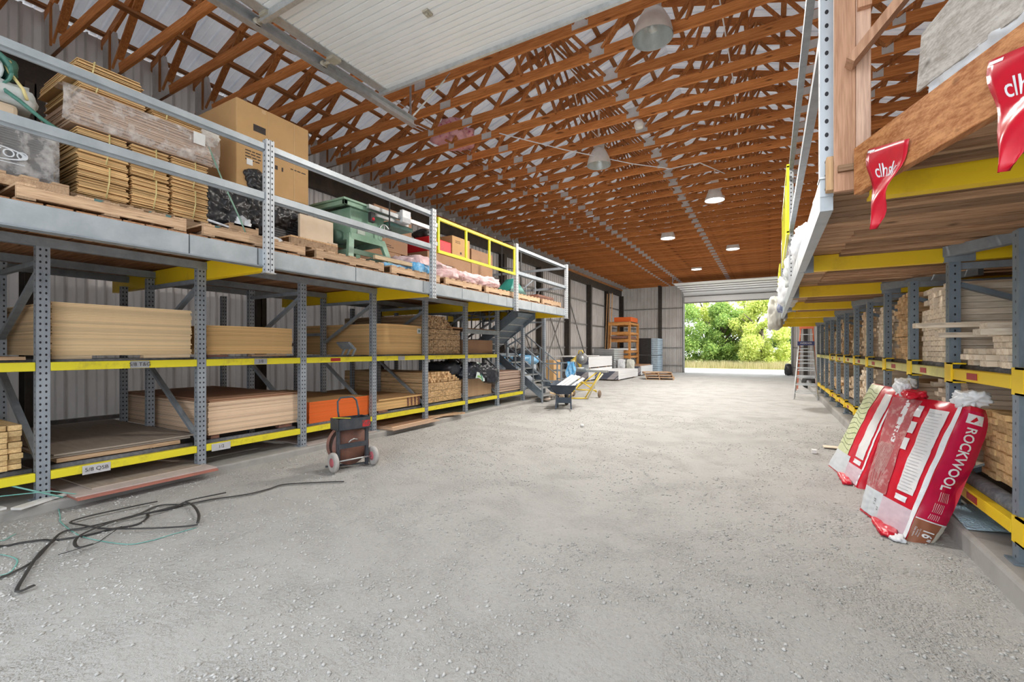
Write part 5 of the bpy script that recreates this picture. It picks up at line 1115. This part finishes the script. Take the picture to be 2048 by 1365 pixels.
# ------------------------------------------------------------------ straps and debris on the gravel
def G(p, z=.008): return (p[0], p[1], z+.014*noise.noise(Vector((p[0]*.7, p[1]*.5, 0)))+.006*noise.noise(Vector((p[0]*2.3, p[1]*2.1, 3))))
strapm = paint('strap_black', (.028, .028, .03), (.05, .05, .05), .5); tealm = paint('strap_teal', (.14, .42, .38), (.25, .5, .46), .4)
def smooth(p, k=4):
    out = []
    for i in range(len(p)-1):
        a, b_, c_, d_ = p[max(i-1, 0)], p[i], p[i+1], p[min(i+2, len(p)-1)]
        for j in range(k):
            q = j/k; out.append(tuple(.5*(2*b_[m]+(c_[m]-a[m])*q+(2*a[m]-5*b_[m]+4*c_[m]-d_[m])*q*q+(3*b_[m]-a[m]-3*c_[m]+d_[m])*q**3) for m in (0, 1)))
    return out+[p[-1]]
ST = [([(-5.45, .95), (-5.068, 1.03), (-5.009, 1.127), (-4.923, 1.232), (-4.854, 1.264), (-4.758, 1.421), (-4.74, 1.593), (-4.677, 1.737), (-4.783, 1.851), (-4.923, 1.918), (-4.869, 2.037), (-4.863, 2.164)], 'bent one through the middle of the tangle'),
 ([(-4.4, .75), (-4.339, .882), (-4.38, .969), (-4.489, 1.079), (-4.787, 1.236), (-4.983, 1.359), (-4.943, 1.477), (-4.931, 1.681), (-4.95, 1.852), (-5.043, 2.045), (-4.856, 2.191), (-4.791, 2.378), (-4.651, 2.642), (-4.631, 2.852), (-4.658, 3.028), (-4.537, 3.157), (-4.322, 3.333), (-4.156, 3.451)], 'longest one reaching towards the cart'),
 ([(-3.999, .957), (-3.991, .88), (-4.261, .983), (-4.609, 1.135), (-4.791, 1.252)], 'hooked one nearest the camera'),
 ([(-5.143, 2.071), (-5.196, 1.823), (-5.223, 1.584), (-5.17, 1.454), (-4.967, 1.484), (-4.74, 1.547), (-4.418, 1.736), (-4.221, 1.891), (-4.166, 1.965)], 'hairpin one on the racking side'),
 ([(-4.187, 1.974), (-4.398, 2.081), (-4.682, 2.17), (-4.863, 2.186), (-4.824, 2.089), (-4.84, 1.875), (-4.878, 1.712), (-4.797, 1.499), (-4.706, 1.375), (-4.568, 1.309), (-4.433, 1.295), (-4.419, 1.37)], 'curled one with a loop at its end'),
 ([(-4.863, 2.186), (-4.867, 2.287), (-4.814, 2.53)], 'short straight one'), ([(-4.36, 1.162), (-4.369, 1.305), (-4.392, 1.393), (-4.465, 1.458), (-4.632, 1.614)], 'thin short one')]
for i, (p, l) in enumerate(ST):
    solo('strap', MB().tube([G(q, .010+i*.006) for q in smooth(p)], .005 if i == 6 else .0115, 6, flat=.5), strapm, 'black plastic strap on the gravel, '+l, 'strap', 'black straps on the gravel')
for p, l in (([(-5.91, 1.575), (-5.5, 1.48), (-5.349, 1.442), (-4.923, 1.406), (-4.644, 1.429), (-4.276, 1.522), (-4.196, 1.649), (-4.192, 1.765), (-4.167, 1.952)], 'running under the black tangle'), ([(-5.5, 1.0), (-5.221, 1.061), (-5.27, 1.128), (-5.308, 1.165)], 'short piece at the left edge'), ([(-4.864, .988), (-4.726, 1.02), (-4.596, 1.017), (-4.42, .946), (-4.412, .897)], 'curved piece below the black tangle')):
    solo('strap', MB().tube([G(q, .006) for q in smooth(p)], .005, 6, flat=.5), tealm, 'thin teal strap, '+l, 'strap')
solo('strap', MB().tube([(-6.1, 1.0, .36), (-5.95, 1.25, .28), (-5.85, 1.45, .17), (-5.80, 1.58, .10)], .008, 6), tealm, 'thick teal strap hanging off the lowest beam at the left edge', 'strap')
solo('strap', MB().tube([(-6.0, .95, .12), (-5.9, 1.2, .2), (-5.8, 1.5, .18), (-5.72, 1.7, .10)], .005, 6), tealm, 'arched thin teal strap beside the first post', 'strap')
for i, (x, y, a, w_, l_, lb_) in enumerate(((-5.95, 1.02, .2, .30, .36, 'large white foam offcut on the slab at the left edge'), (-5.80, 1.38, .5, .09, .28, 'small white foam strip beside the first post'), (-5.86, 1.55, .3, .05, .3, 'thin white foam strip at the foot of the first post'))):
    mb = MB().box(-w_/2, w_/2, -l_/2, l_/2, 0, .02); o = bpy.data.objects.new('foam_offcut', mb.mesh('foam_offcut', white)); C.objects.link(o); o.location = (x, y, .088+.002*i); o.rotation_euler[2] = a; tag(o, lb_, 'foam')
# stones
rs = np.random.RandomState(2); N_ = 60000
r_ = rs.rand(N_)**2.2; Y_ = .6+r_*10; X_ = -5.7+rs.rand(N_)*6.9
dens = np.array([noise.noise(Vector((x*.9, y*.9, 7))) for x, y in zip(X_, Y_)]); keep = (dens+rs.rand(N_)*.55 > .12)|(X_ > .95)
X_, Y_ = X_[keep], Y_[keep]; n = len(X_); S_ = .0022+.011*rs.rand(n)**4.5
base = np.array([(1, 0, 0), (0, 1, 0), (-1, 0, 0), (0, -1, 0), (0, 0, .8), (0, 0, -.5)]); fac = np.array([(0, 1, 4), (1, 2, 4), (2, 3, 4), (3, 0, 4), (1, 0, 5), (2, 1, 5), (3, 2, 5), (0, 3, 5)])
ang = rs.rand(n)*6.28; ca, sa = np.cos(ang), np.sin(ang); j_ = 1+.45*(rs.rand(n, 6, 3)-.5)
P = base[None]*j_*S_[:, None, None]; P[:, :, 0] *= 1.4
V = np.stack([P[..., 0]*ca[:, None]-P[..., 1]*sa[:, None]+X_[:, None], P[..., 0]*sa[:, None]+P[..., 1]*ca[:, None]+Y_[:, None], P[..., 2]], -1)
hz = np.array([.014*noise.noise(Vector((x*.7, y*.5, 0)))+.006*noise.noise(Vector((x*2.3, y*2.1, 3))) for x, y in zip(X_, Y_)]); V[..., 2] += hz[:, None]+S_[:, None]*.15
F_ = (fac[None]+np.arange(n)[:, None, None]*6).reshape(-1, 3); V = V.reshape(-1, 3)
me = bpy.data.meshes.new('loose_stones'); me.vertices.add(len(V)); me.vertices.foreach_set('co', V.astype('f').ravel()); me.loops.add(F_.size); me.loops.foreach_set('vertex_index', F_.ravel().astype('i')); me.polygons.add(len(F_))
me.polygons.foreach_set('loop_start', np.arange(0, F_.size, 3, dtype='i')); me.update(calc_edges=True); me.materials.append(stonem)
o = bpy.data.objects.new('loose_stones', me); C.objects.link(o); tag(o, 'loose pale grey stones scattered over the gravel lane', 'gravel', kind='stuff')

# ------------------------------------------------------------------ far left corner
wb = thing('wheelbarrow', 'dark blue wheelbarrow loaded with white offcuts in front of the stairs', 'wheelbarrow', (-4.54, 10.6, 0), R(18))
navy = paint('navy_tray', (.035, .05, .075), (.05, .07, .1), .4, .2)
def tr_(u, v, k):
    ww = .22+.10*v; ll = .30+.12*v; 
mb = MB(); b0 = [(-.20, -.28, .38), (.20, -.28, .38), (.17, .30, .36), (-.17, .30, .36)]; t0 = [(-.33, -.40, .60), (.33, -.40, .60), (.30, .52, .66), (-.30, .52, .66)]
mb.add(b0+t0+[(x*.97, y*.97, z+.01) for x, y, z in b0]+[(x*.97, y*.97, z) for x, y, z in t0], [(0, 3, 2, 1), (0, 1, 5, 4), (1, 2, 6, 5), (2, 3, 7, 6), (3, 0, 4, 7), (8, 9, 10, 11), (8, 12, 13, 9), (9, 13, 14, 10), (10, 14, 15, 11), (11, 15, 12, 8), (4, 5, 13, 12), (5, 6, 14, 13), (6, 7, 15, 14), (7, 4, 12, 15)])
part('tray', mb, navy, wb, True); part('rim', MB().tube([t0[0], t0[1], t0[2], t0[3], t0[0]], .014, 8), navy, wb, True)
for sx in (-1, 1):
    part('leg', MB().bar((sx*.17, -.22, .36), (sx*.19, -.26, .01), .035, .04), navy, wb, True); part('leg', MB().bar((sx*.16, .08, .36), (sx*.17, -.02, .01), .03, .03), navy, wb, True)
    part('handle', MB().bar((sx*.10, .62, .22), (sx*.26, -.75, .46), .035, .04), wpine, wb, True)
part('brace_panel', MB().box(-.19, .19, -.255, -.235, .16, .30), navy, wb, True)
part('wheel', MB().lathe([(0, -.02), (.12, -.03), (.17, -.045), (.19, 0), (.17, .045), (.12, .03), (0, .02)], (0, .68, .19), 'x', 22), rubber, wb, True)
ct, st_ = math.cos(R(18)), math.sin(R(18))
for i, (dx, w_, l_) in enumerate(((-.12, .10, .82), (-.02, .10, .80), (.08, .09, .74), (.25, .09, .60))):
    a = Vector((-4.54+ct*dx-0, 10.6+st_*dx-.05, .58)); b_ = a+Vector((.30, .42, .30))*l_
    solo('white_offcut', MB().bar(a-Vector((.08, .1, .07)), b_, w_, .025, (0, -.5, 1)), white, 'white trim offcut sticking out of the wheelbarrow, %s' % ('leftmost', 'second from left', 'third from left', 'rightmost')[i], 'board', 'offcuts in the wheelbarrow')
ms = thing('miter_saw', 'yellow and grey miter saw on the yellow wheeled stand', 'saw', (-5.15, 13.15, .86))
part('table', MB().box(-5.45, -4.85, 13.0, 13.35, .86, .90).lathe([(0, .90), (.17, .90), (.17, .94), (0, .94)], (-5.15, 13.15, 0)), galv, ms)
part('fence', MB().box(-5.42, -5.2, 13.28, 13.31, .90, 1.02).box(-5.10, -4.88, 13.28, 13.31, .90, 1.02), galv, ms)
part('arm', MB().bar((-5.15, 13.32, .92), (-5.22, 13.25, 1.22), .08, .10).bar((-5.35, 13.2, 1.14), (-5.1, 13.2, 1.34), .09, .10), paint('saw_yellow', (.72, .52, .08), (.6, .42, .05)), ms)
part('blade_guard', MB().lathe([(0, -.03), (.17, -.03), (.185, 0), (.17, .03), (0, .03)], (-5.03, 13.1, 1.22), 'y', 28), paint('guard_grey', (.16, .16, .17), (.3, .3, .3), .4), ms)
part('blade', MB().lathe([(0, -.045), (.09, -.045), (.09, -.04), (0, -.04)], (-5.03, 13.1, 1.22), 'y', 24), galv, ms)
part('motor', MB().lathe([(0, 0), (.055, 0), (.06, .14), (0, .15)], (-5.42, 13.2, 1.13), 'x', 16), paint('saw_cream', (.70, .55, .20), (.75, .7, .5)), ms)
part('handle', MB().tube([(-5.12, 13.05, 1.36), (-5.1, 13.05, 1.45), (-5.0, 13.05, 1.46), (-4.97, 13.05, 1.38)], .02, 8), MATS['saw_yellow'], ms)
sd_ = thing('saw_stand', 'yellow tubular folding stand with two wheels under the miter saw', 'stand', (-5.1, 13.2, 0))
part('rail', MB().box(-6.0, -4.25, 13.06, 13.12, .80, .855).box(-6.0, -4.25, 13.25, 13.31, .80, .855), galv, sd_)
yl = paint('stand_yellow', (.80, .58, .06), (.72, .5, .05), .45)
for a, b_ in (((-4.55, 13.1, .80), (-5.35, 13.3, .22)), ((-4.40, 13.0, .80), (-4.85, 12.9, .02)), ((-5.5, 13.1, .80), (-4.62, 13.3, .18)), ((-5.25, 13.3, .45), (-4.75, 13.3, .45)), ((-5.4, 13.2, .24), (-4.6, 13.2, .24)), ((-5.3, 12.5, .03), (-4.75, 12.8, .03)), ((-5.05, 13.0, .45), (-5.3, 12.7, .05))):
    part('leg', MB().tube([a, b_], .02, 8), yl, sd_)
for x in (-5.4, -4.55): part('wheel', MB().lathe([(0, -.025), (.10, -.025), (.125, 0), (.10, .025), (0, .025)], (x, 13.35, .125), 'x', 20), paint('brown_wheel', (.22, .15, .10)), sd_)
solo('white_rod', MB().tube([(-4.72, 12.75, .01), (-4.45, 12.8, .55), (-4.28, 12.85, .78)], .022, 8), paint('cream_rod', (.78, .70, .50)), 'cream coloured rod leaning on the saw stand', 'rod')
# drywall
def dry(x0, x1, y0, y1, z0, z1, label, group, n=12):
    sh = (z1-z0)/n
    me = MB().box(x0-(x0+x1)/2, x1-(x0+x1)/2, -(y1-y0)/2, (y1-y0)/2, 0, sh-.002)
    m1 = me.mesh('drywall_sheet', drywall)
    for i in range(n):
        o = bpy.data.objects.new('drywall_sheet', m1); C.objects.link(o); o.location = ((x0+x1)/2+random.uniform(-.006, .006), (y0+y1)/2+random.uniform(-.008, .008), z0+i*sh); tag(o, label, 'drywall', group)
drywall, dnt, db = newmat('drywall_stack'); db.inputs['Roughness'].default_value = .8
tc = N(dnt, 'ShaderNodeTexCoord'); sp = N(dnt, 'ShaderNodeSeparateXYZ'); oi = N(dnt, 'ShaderNodeObjectInfo'); lc = N(dnt, 'ShaderNodeSeparateXYZ'); dnt.links.new(oi.outputs['Location'], lc.inputs[0]); dnt.links.new(tc.outputs['Object'], sp.inputs[0])
s1 = mathn(dnt, 'ADD', sp.outputs[0], mathn(dnt, 'MULTIPLY', lc.outputs[2], -1.1)); f1 = mathn(dnt, 'FRACT', mathn(dnt, 'MULTIPLY', s1, .9)); st1 = mathn(dnt, 'GREATER_THAN', f1, .42); st2 = mathn(dnt, 'MULTIPLY', mathn(dnt, 'GREATER_THAN', f1, .30), mathn(dnt, 'LESS_THAN', f1, .36))
gn = N(dnt, 'ShaderNodeNewGeometry'); sn = N(dnt, 'ShaderNodeSeparateXYZ'); dnt.links.new(gn.outputs['Normal'], sn.inputs[0]); isY = mathn(dnt, 'GREATER_THAN', mathn(dnt, 'ABSOLUTE', sn.outputs[1]), .6)
cc = mixc(dnt, mathn(dnt, 'MAXIMUM', st1, st2), (.42, .40, .42), (.09, .10, .14)); dnt.links.new(mixc(dnt, isY, (.76, .77, .78), cc), db.inputs['Base Color'])
dry(-7.44, -6.2, 20.9, 24.5, .06, .46, 'drywall sheet in the low stack nearest the lane beyond the saw', 'drywall sheets, nearest low stack')
dry(-8.55, -7.35, 20.0, 23.6, .64, 1.14, 'drywall sheet in the raised stack along the left wall', 'drywall sheets, raised stack', 14)
dry(-8.55, -7.35, 20.0, 23.6, .06, .58, 'drywall sheet in the bottom stack along the left wall', 'drywall sheets, bottom stack by the wall', 14)
dry(-7.5, -6.28, 25.5, 28.4, .06, .54, 'drywall sheet in the stack beside the black panels', 'drywall sheets, stack by the black panels')
for x0, y0, l in ((-7.3, 21.2, 'a'), (-7.3, 23.9, 'b')): solo('batten', MB().box(x0-.1, -6.25, y0, y0+.09, .0, .058), wpalx, 'batten under the nearest low drywall stack, %s end' % ('near' if l == 'a' else 'far'), 'batten')
for y0 in (20.3, 21.5, 22.7, 23.3): 
    for z in (0, .582): solo('batten', MB().box(-8.5, -7.38, y0, y0+.09, z, z+.056), wpalx, 'batten between drywall stacks along the left wall', 'batten', 'battens of the wall side drywall')
for y0 in (25.8, 28.0): solo('batten', MB().box(-7.45, -6.33, y0, y0+.09, 0, .058), wpalx, 'batten under the drywall beside the black panels', 'batten', 'battens of the far drywall')
solo('long_white_board', MB().box(-8.7, -7.5, 18.4, 22.0, 1.16, 1.19), white, 'long white panel lying on the raised drywall stack, sticking out forward', 'panel')
solo('brown_cover_board', MB().box(-7.45, -6.35, 25.6, 28.2, .545, .60), cardd, 'brown panel lying on the drywall beside the black panels', 'panel')
t = thing('panel_stack', 'stack of grey corrugated panels behind the raised drywall', 'panel stack', (-8.0, 25, 0))
for i in range(14): part('panel', MB().box(-8.6, -7.45, 24.3, 26.2, .05+i*.105, .14+i*.105), galv, t)
for i, (x, y, z, l) in enumerate(((-7.2, 24.9, .05, 'left one'), (-6.75, 25.05, .05, 'right one'))):
    solo('wrapped_bag', MB().blob((x, y, .48), (.42, .4, .95), .07, 5, 150+i, 0, .0, 4, .7), whitep if i == 0 else paint('straw_bag', (.55, .55, .45), (.7, .7, .68), .3, sc=9), 'clear wrapped upright bag behind the low drywall, '+l, 'bag', 'wrapped bags')
for i in range(2):
    z0 = .08+i*1.07; t = thing('crated_panels', 'black and pale blue pack of panels in the back left corner, %s one' % ('lower', 'upper')[i], 'panel pack', (-6.75, 29.4, z0))
    part('black_cover', MB().box(-7.25, -6.42, 28.62, 28.66, z0, z0+1.04), black, t); part('strapping', MB().box(-7.42, -7.25, 28.64, 28.7, z0, z0+1.04), whitep, t)
    mb = MB()
    for k in range(9):
        for j in range(4): mb.box(-7.40+j*.345, -7.40+(j+1)*.345-.012, 28.70, 30.2, z0+k*.1155, z0+k*.1155+.10)
    part('panels', mb, paint('pale_blue_pack', (.42, .54, .64), (.36, .46, .55), .5), t, bev=.004)
solo('pallet_bed', MB().box(-7.35, -6.1, 28.7, 30.2, 0, .075), wpal, 'flat timber bed under the black panel packs', 'timber bed')
cr = thing('wooden_rack', 'orange timber rack with shelves in the back left corner', 'rack', (-7.75, 27.8, 0))
wo = wood('orange_timber', (.72, .36, .12), (.52, .22, .06), 'z', .3); wox = wood('orange_timber_across', (.72, .36, .12), (.52, .22, .06), 'x', .3)
for x in (-8.42, -7.2):
    for y in (26.5, 28.4): part('post', MB().box(x-.07, x+.07, y-.05, y+.05, 0, 3.12), wo, cr)
for z in (1.05, 1.35, 2.02, 2.45, 3.02):
    for y in (26.43, 28.47): part('rail', MB().box(-8.45, -7.15, y-.02, y+.02, z-.09, z+.09), wox, cr)
    for x in (-8.42, -7.17): part('rail', MB().box(x-.02, x+.02, 26.5, 28.4, z-.06, z+.06), wo, cr)
for z in (1.42, 2.12, 3.12): part('shelf', MB().box(-8.4, -7.2, 26.5, 28.4, z, z+.025), wdeck, cr)
solo('long_stock', MB().box(-8.35, -7.25, 26.2, 28.4, 1.45, 1.56), white, 'white trim bundle on the middle shelf of the orange timber rack', 'trim')
solo('long_stock', MB().box(-8.3, -7.3, 26.3, 28.3, 2.15, 2.28), wrust, 'brown stock on the upper shelf of the orange timber rack', 'stock')
sheets('orange_panel', 'panel', 'orange edged panel in the pack on top of the timber rack', 'orange panels on the timber rack', -7.15, 1.0, 26.6, 28.2, 3.15, 3.42, 8, orng, .01, .01, seed=33)
for x, l in ((-8.62, 'leftmost'), (-8.45, 'middle'), (-8.25, 'rightmost')): solo('leaning_plank', MB().bar((x, 26.2-(x+8.6)*.5, 0), (x-.05, 26.9-(x+8.6)*.5, 4.9), .09, .04, (1, 0, 0)), wpinez, 'tall pale plank standing by the timber rack, '+l, 'plank', 'tall planks by the rack')
o = pallet('worn brown pallet lowest in the small pile beside the far doorway', (-4.75, 23.2, .0), R(8), 'pallets by the far doorway', wpal, 1.3, 1.1)
for i, l in ((1, 'middle'), (2, 'topmost')): c_ = copy_tree(o); c_.location = (-4.75-.1*i, 23.2+.05*i, .12*i); c_.rotation_euler[2] = R(8+6*i); c_['label'] = 'worn brown pallet %s in the small pile beside the far doorway' % l
mb = MB().blob((-8.0, 14.0, .55), (1.2, 2.0, 1.1), .2, 3, 160, 0, .0, 4); solo('sheet_heap', mb, paint('pale_blue_heap', (.55, .62, .70), (.35, .42, .5), .5, sc=5), 'pale blue and grey heap of wrapped goods behind the stairs', 'heap')
mb = MB().blob((-7.7, 13.9, 1.12), (1.0, 1.8, .35), .16, 5, 161, 0, None, 4); solo('tarp', mb, bluep, 'crumpled blue and white tarp on the heap behind the stairs', 'tarp')
mb = MB().blob((-7.9, 14.5, 1.38), (.9, 1.6, .3), .16, 5, 162, 0, None, 4); solo('tarp', mb, black, 'dark tarp on top of the heap behind the stairs', 'tarp')
carton('carton', -7.2, -6.8, 14.9, 15.5, .0, 1.1, cardb, 'upright tan carton beside the heap behind the stairs')
mb = MB(); rs = random.Random(3)
for i in range(16): mb.blob((rs.uniform(-6.2, -5.2), rs.uniform(11.5, 13.2), .07), (.18, .14, .07), .03, 9, 170+i, 0, .0, 2)
solo('rubble', mb, paint('pale_rubble', (.55, .46, .38), (.4, .33, .27), .9), 'pale wood and paper rubble at the foot of the stairs', 'rubble', kind='stuff')
# ------------------------------------------------------------------ ladders and wheel on the right
def stepladder(label, x, y, w_, h, m, nst, top=None, sp=.55, rz=0):
    t = thing('step_ladder', label, 'ladder', (x, y, 0), rz)
    for s_ in (-1, 1):
        part('rail', MB().bar((s_*w_/2, 0, 0), (s_*w_*.30, sp*.5, h), .03, .06), m, t, True); part('rear_rail', MB().bar((s_*w_/2, sp, 0), (s_*w_*.30, sp*.5, h), .025, .04), m, t, True)
    for i in range(nst):
        q = (i+.8)/(nst+.6); ww = w_/2*(1-q)+w_*.30*q; part('step', MB().box(-ww, ww, sp*.5*q-.04, sp*.5*q+.04, h*q-.012, h*q+.012), galv, t, True)
        part('rear_bar', MB().box(-ww, ww, sp-sp*.5*q-.012, sp-sp*.5*q+.012, h*q-.012, h*q+.012), galv, t, True)
    cp = part('top_cap', MB().box(-w_*.36, w_*.36, sp*.5-.10, sp*.5+.10, h, h+.12), top or galv, t, True)
    return t, cp
bl = paint('ladder_blue', (.02, .03, .16), (.03, .04, .2), .4); fo = paint('ladder_orange', (.62, .14, .05), (.5, .1, .04), .5)
t, cp = stepladder('aluminium step ladder with dark blue top cap by the right curb', .92, 15.9, .60, 1.62, galv, 6, bl, .8, R(-4))
mb = MB(); put_text(mb, 'WERNER', .075, (0, -.102, .06), (1, 0, 0), (0, 0, 1), 0, .002); part('lettering', mb, whitep, cp, True)
stepladder('taller orange fibreglass ladder behind the aluminium one', 1.12, 19.2, .62, 2.25, fo, 8, fo, .9, R(-6))
t = thing('cart_wheel', 'black rubber tyre with grey hub behind the step ladder', 'wheel', (1.28, 20.5, .0))
part('tyre', MB().lathe([(.11, -.05), (.20, -.06), (.24, 0), (.20, .06), (.11, .05), (.11, -.05)], (1.28, 20.5, .24), 'y', 26), rubber, t); part('hub', MB().lathe([(0, -.03), (.11, -.03), (.11, .03), (0, .03)], (1.28, 20.5, .24), 'y', 20), galv, t)
solo('dark_bag', MB().blob((.90, 30.0, .35), (.4, .5, .7), .08, 4, 190, 0, .0, 3), black, 'dark bag standing against the right jamb of the far doorway', 'bag')

# ------------------------------------------------------------------ outside: drive, grass, trees
solo('drive', MB().box(-30, 30, YF+.1, 38, -.06, .004), paint('pale_drive', (.62, .60, .56), (.52, .50, .46), .95, sc=2), 'pale sunlit gravel drive outside the far doorway', 'drive', kind='stuff')
solo('meadow', MB().box(-40, 40, 38, 90, -.06, .02), paint('meadow_green', (.20, .24, .08), (.34, .30, .14), .95, sc=1), 'dry green ground under the trees outside', 'ground', kind='stuff')
def leaves(name, clumps, n, size, m, parent=None, seed=0, **kw):
    rs = np.random.RandomState(seed); k = len(clumps); w_ = np.array([c[3]**2 for c in clumps]); idx = rs.choice(k, n, p=w_/w_.sum())
    cc = np.array([c[:3] for c in clumps])[idx]; rr = np.array([c[3] for c in clumps])[idx]
    d = rs.normal(size=(n, 3)); d /= np.linalg.norm(d, axis=1)[:, None]; P = cc+d*rr[:, None]*(rs.rand(n)**.55)[:, None]*(1+.35*rs.rand(n))[:, None]; P[:, 2] = np.maximum(P[:, 2], .1)
    a = rs.normal(size=(n, 3)); a /= np.linalg.norm(a, axis=1)[:, None]; b_ = np.cross(a, rs.normal(size=(n, 3))); b_ /= np.linalg.norm(b_, axis=1)[:, None]
    s_ = size*(.6+.8*rs.rand(n))[:, None]
    V = np.stack([P-a*s_, P+b_*s_*.5, P+a*s_, P-b_*s_*.5], 1).reshape(-1, 3); F_ = np.arange(4*n)
    og = V.mean(0)*0+np.array([clumps[0][0], clumps[0][1], 0]); V -= og
    me = bpy.data.meshes.new(name); me.vertices.add(4*n); me.vertices.foreach_set('co', V.astype('f').ravel()); me.loops.add(4*n); me.loops.foreach_set('vertex_index', F_.astype('i')); me.polygons.add(n); me.polygons.foreach_set('loop_start', np.arange(0, 4*n, 4, dtype='i')); me.update(calc_edges=True); me.materials.append(m)
    o = bpy.data.objects.new(name, me); C.objects.link(o); o.location = og
    if parent: o.parent = parent; o.location = Vector(og)-parent.location
    return o
lg = [leafmat('leaf_green', (.42, .55, .14), (.18, .33, .08)), leafmat('leaf_yellow', (.80, .82, .26), (.46, .58, .15)), leafmat('leaf_dark', (.26, .42, .12), (.12, .24, .07))]
bark = paint('bark', (.10, .08, .06), (.16, .13, .10), .9)
def tree(x, y, h, rad, m, n, label, seed):
    t = thing('leafy_tree', label, 'tree', (x, y, 0)); rs = random.Random(seed)
    mb = MB().tube([(x, y, 0), (x+.1, y, h*.3), (x, y+.1, h*.65)], [.22, .16, .07], 8)
    for i in range(6): a = rs.uniform(0, 6.28); mb.tube([(x, y, h*(.2+.07*i)), (x+math.cos(a)*rad*.4, y+math.sin(a)*rad*.4, h*(.4+.07*i)), (x+math.cos(a)*rad*.7, y+math.sin(a)*rad*.7, h*(.5+.07*i))], [.10, .06, .02], 6)
    part('trunk', mb, bark, t); cl = []
    for i in range(70):
        a = rs.uniform(0, 6.28); z = rs.uniform(.04, 1)*h; q = math.sin(math.pi*min(.95, (z/h)*.80+.16))*rad*rs.uniform(.35, 1.0)
        cl.append((x+math.cos(a)*q, y+math.sin(a)*q, z, rad*rs.uniform(.10, .24)))
    leaves('foliage', cl, int(n*1.7), .095, m, t, seed)
tree(-7.6, 42, 7.5, 3.0, lg[0], 15000, 'green tree at the left side of the far doorway', 1)
tree(-3.6, 43, 5.2, 2.6, lg[0], 15000, 'broad green tree in the middle of the far doorway', 2)
tree(-5.3, 46, 8.6, 2.8, lg[1], 11000, 'taller light green tree behind the middle of the doorway', 7)
tree(-.6, 42, 5.6, 2.5, lg[1], 15000, 'yellow green tree right of the middle of the far doorway', 3)
tree(-1.8, 47, 9.5, 2.6, lg[1], 9000, 'tall yellow green tree behind the right part of the doorway', 8)
tree(2.7, 45, 6.5, 2.6, lg[2], 14000, 'dark green tree at the right side of the far doorway', 4)
tree(-11.5, 46, 9, 3.4, lg[2], 10000, 'dark tree beyond the left side of the doorway', 5)
rs = np.random.RandomState(9); n = 9000; X_ = -12+rs.rand(n)*18; Y_ = 38.2+rs.rand(n)*2.6; H_ = .25+.45*rs.rand(n)
V = np.stack([np.stack([X_-.02, Y_, X_*0], -1), np.stack([X_+.02, Y_, X_*0], -1), np.stack([X_+.2*(rs.rand(n)-.5), Y_+.2*(rs.rand(n)-.5), H_], -1)], 1).reshape(-1, 3)
me = bpy.data.meshes.new('dry_grass'); me.vertices.add(3*n); me.vertices.foreach_set('co', V.astype('f').ravel()); me.loops.add(3*n); me.loops.foreach_set('vertex_index', np.arange(3*n, dtype='i')); me.polygons.add(n); me.polygons.foreach_set('loop_start', np.arange(0, 3*n, 3, dtype='i')); me.update(calc_edges=True)
me.materials.append(leafmat('dry_blade', (.66, .56, .34), (.42, .40, .18))); o = bpy.data.objects.new('dry_grass', me); C.objects.link(o); tag(o, 'tall dry grass along the edge of the drive outside', 'grass', kind='stuff')
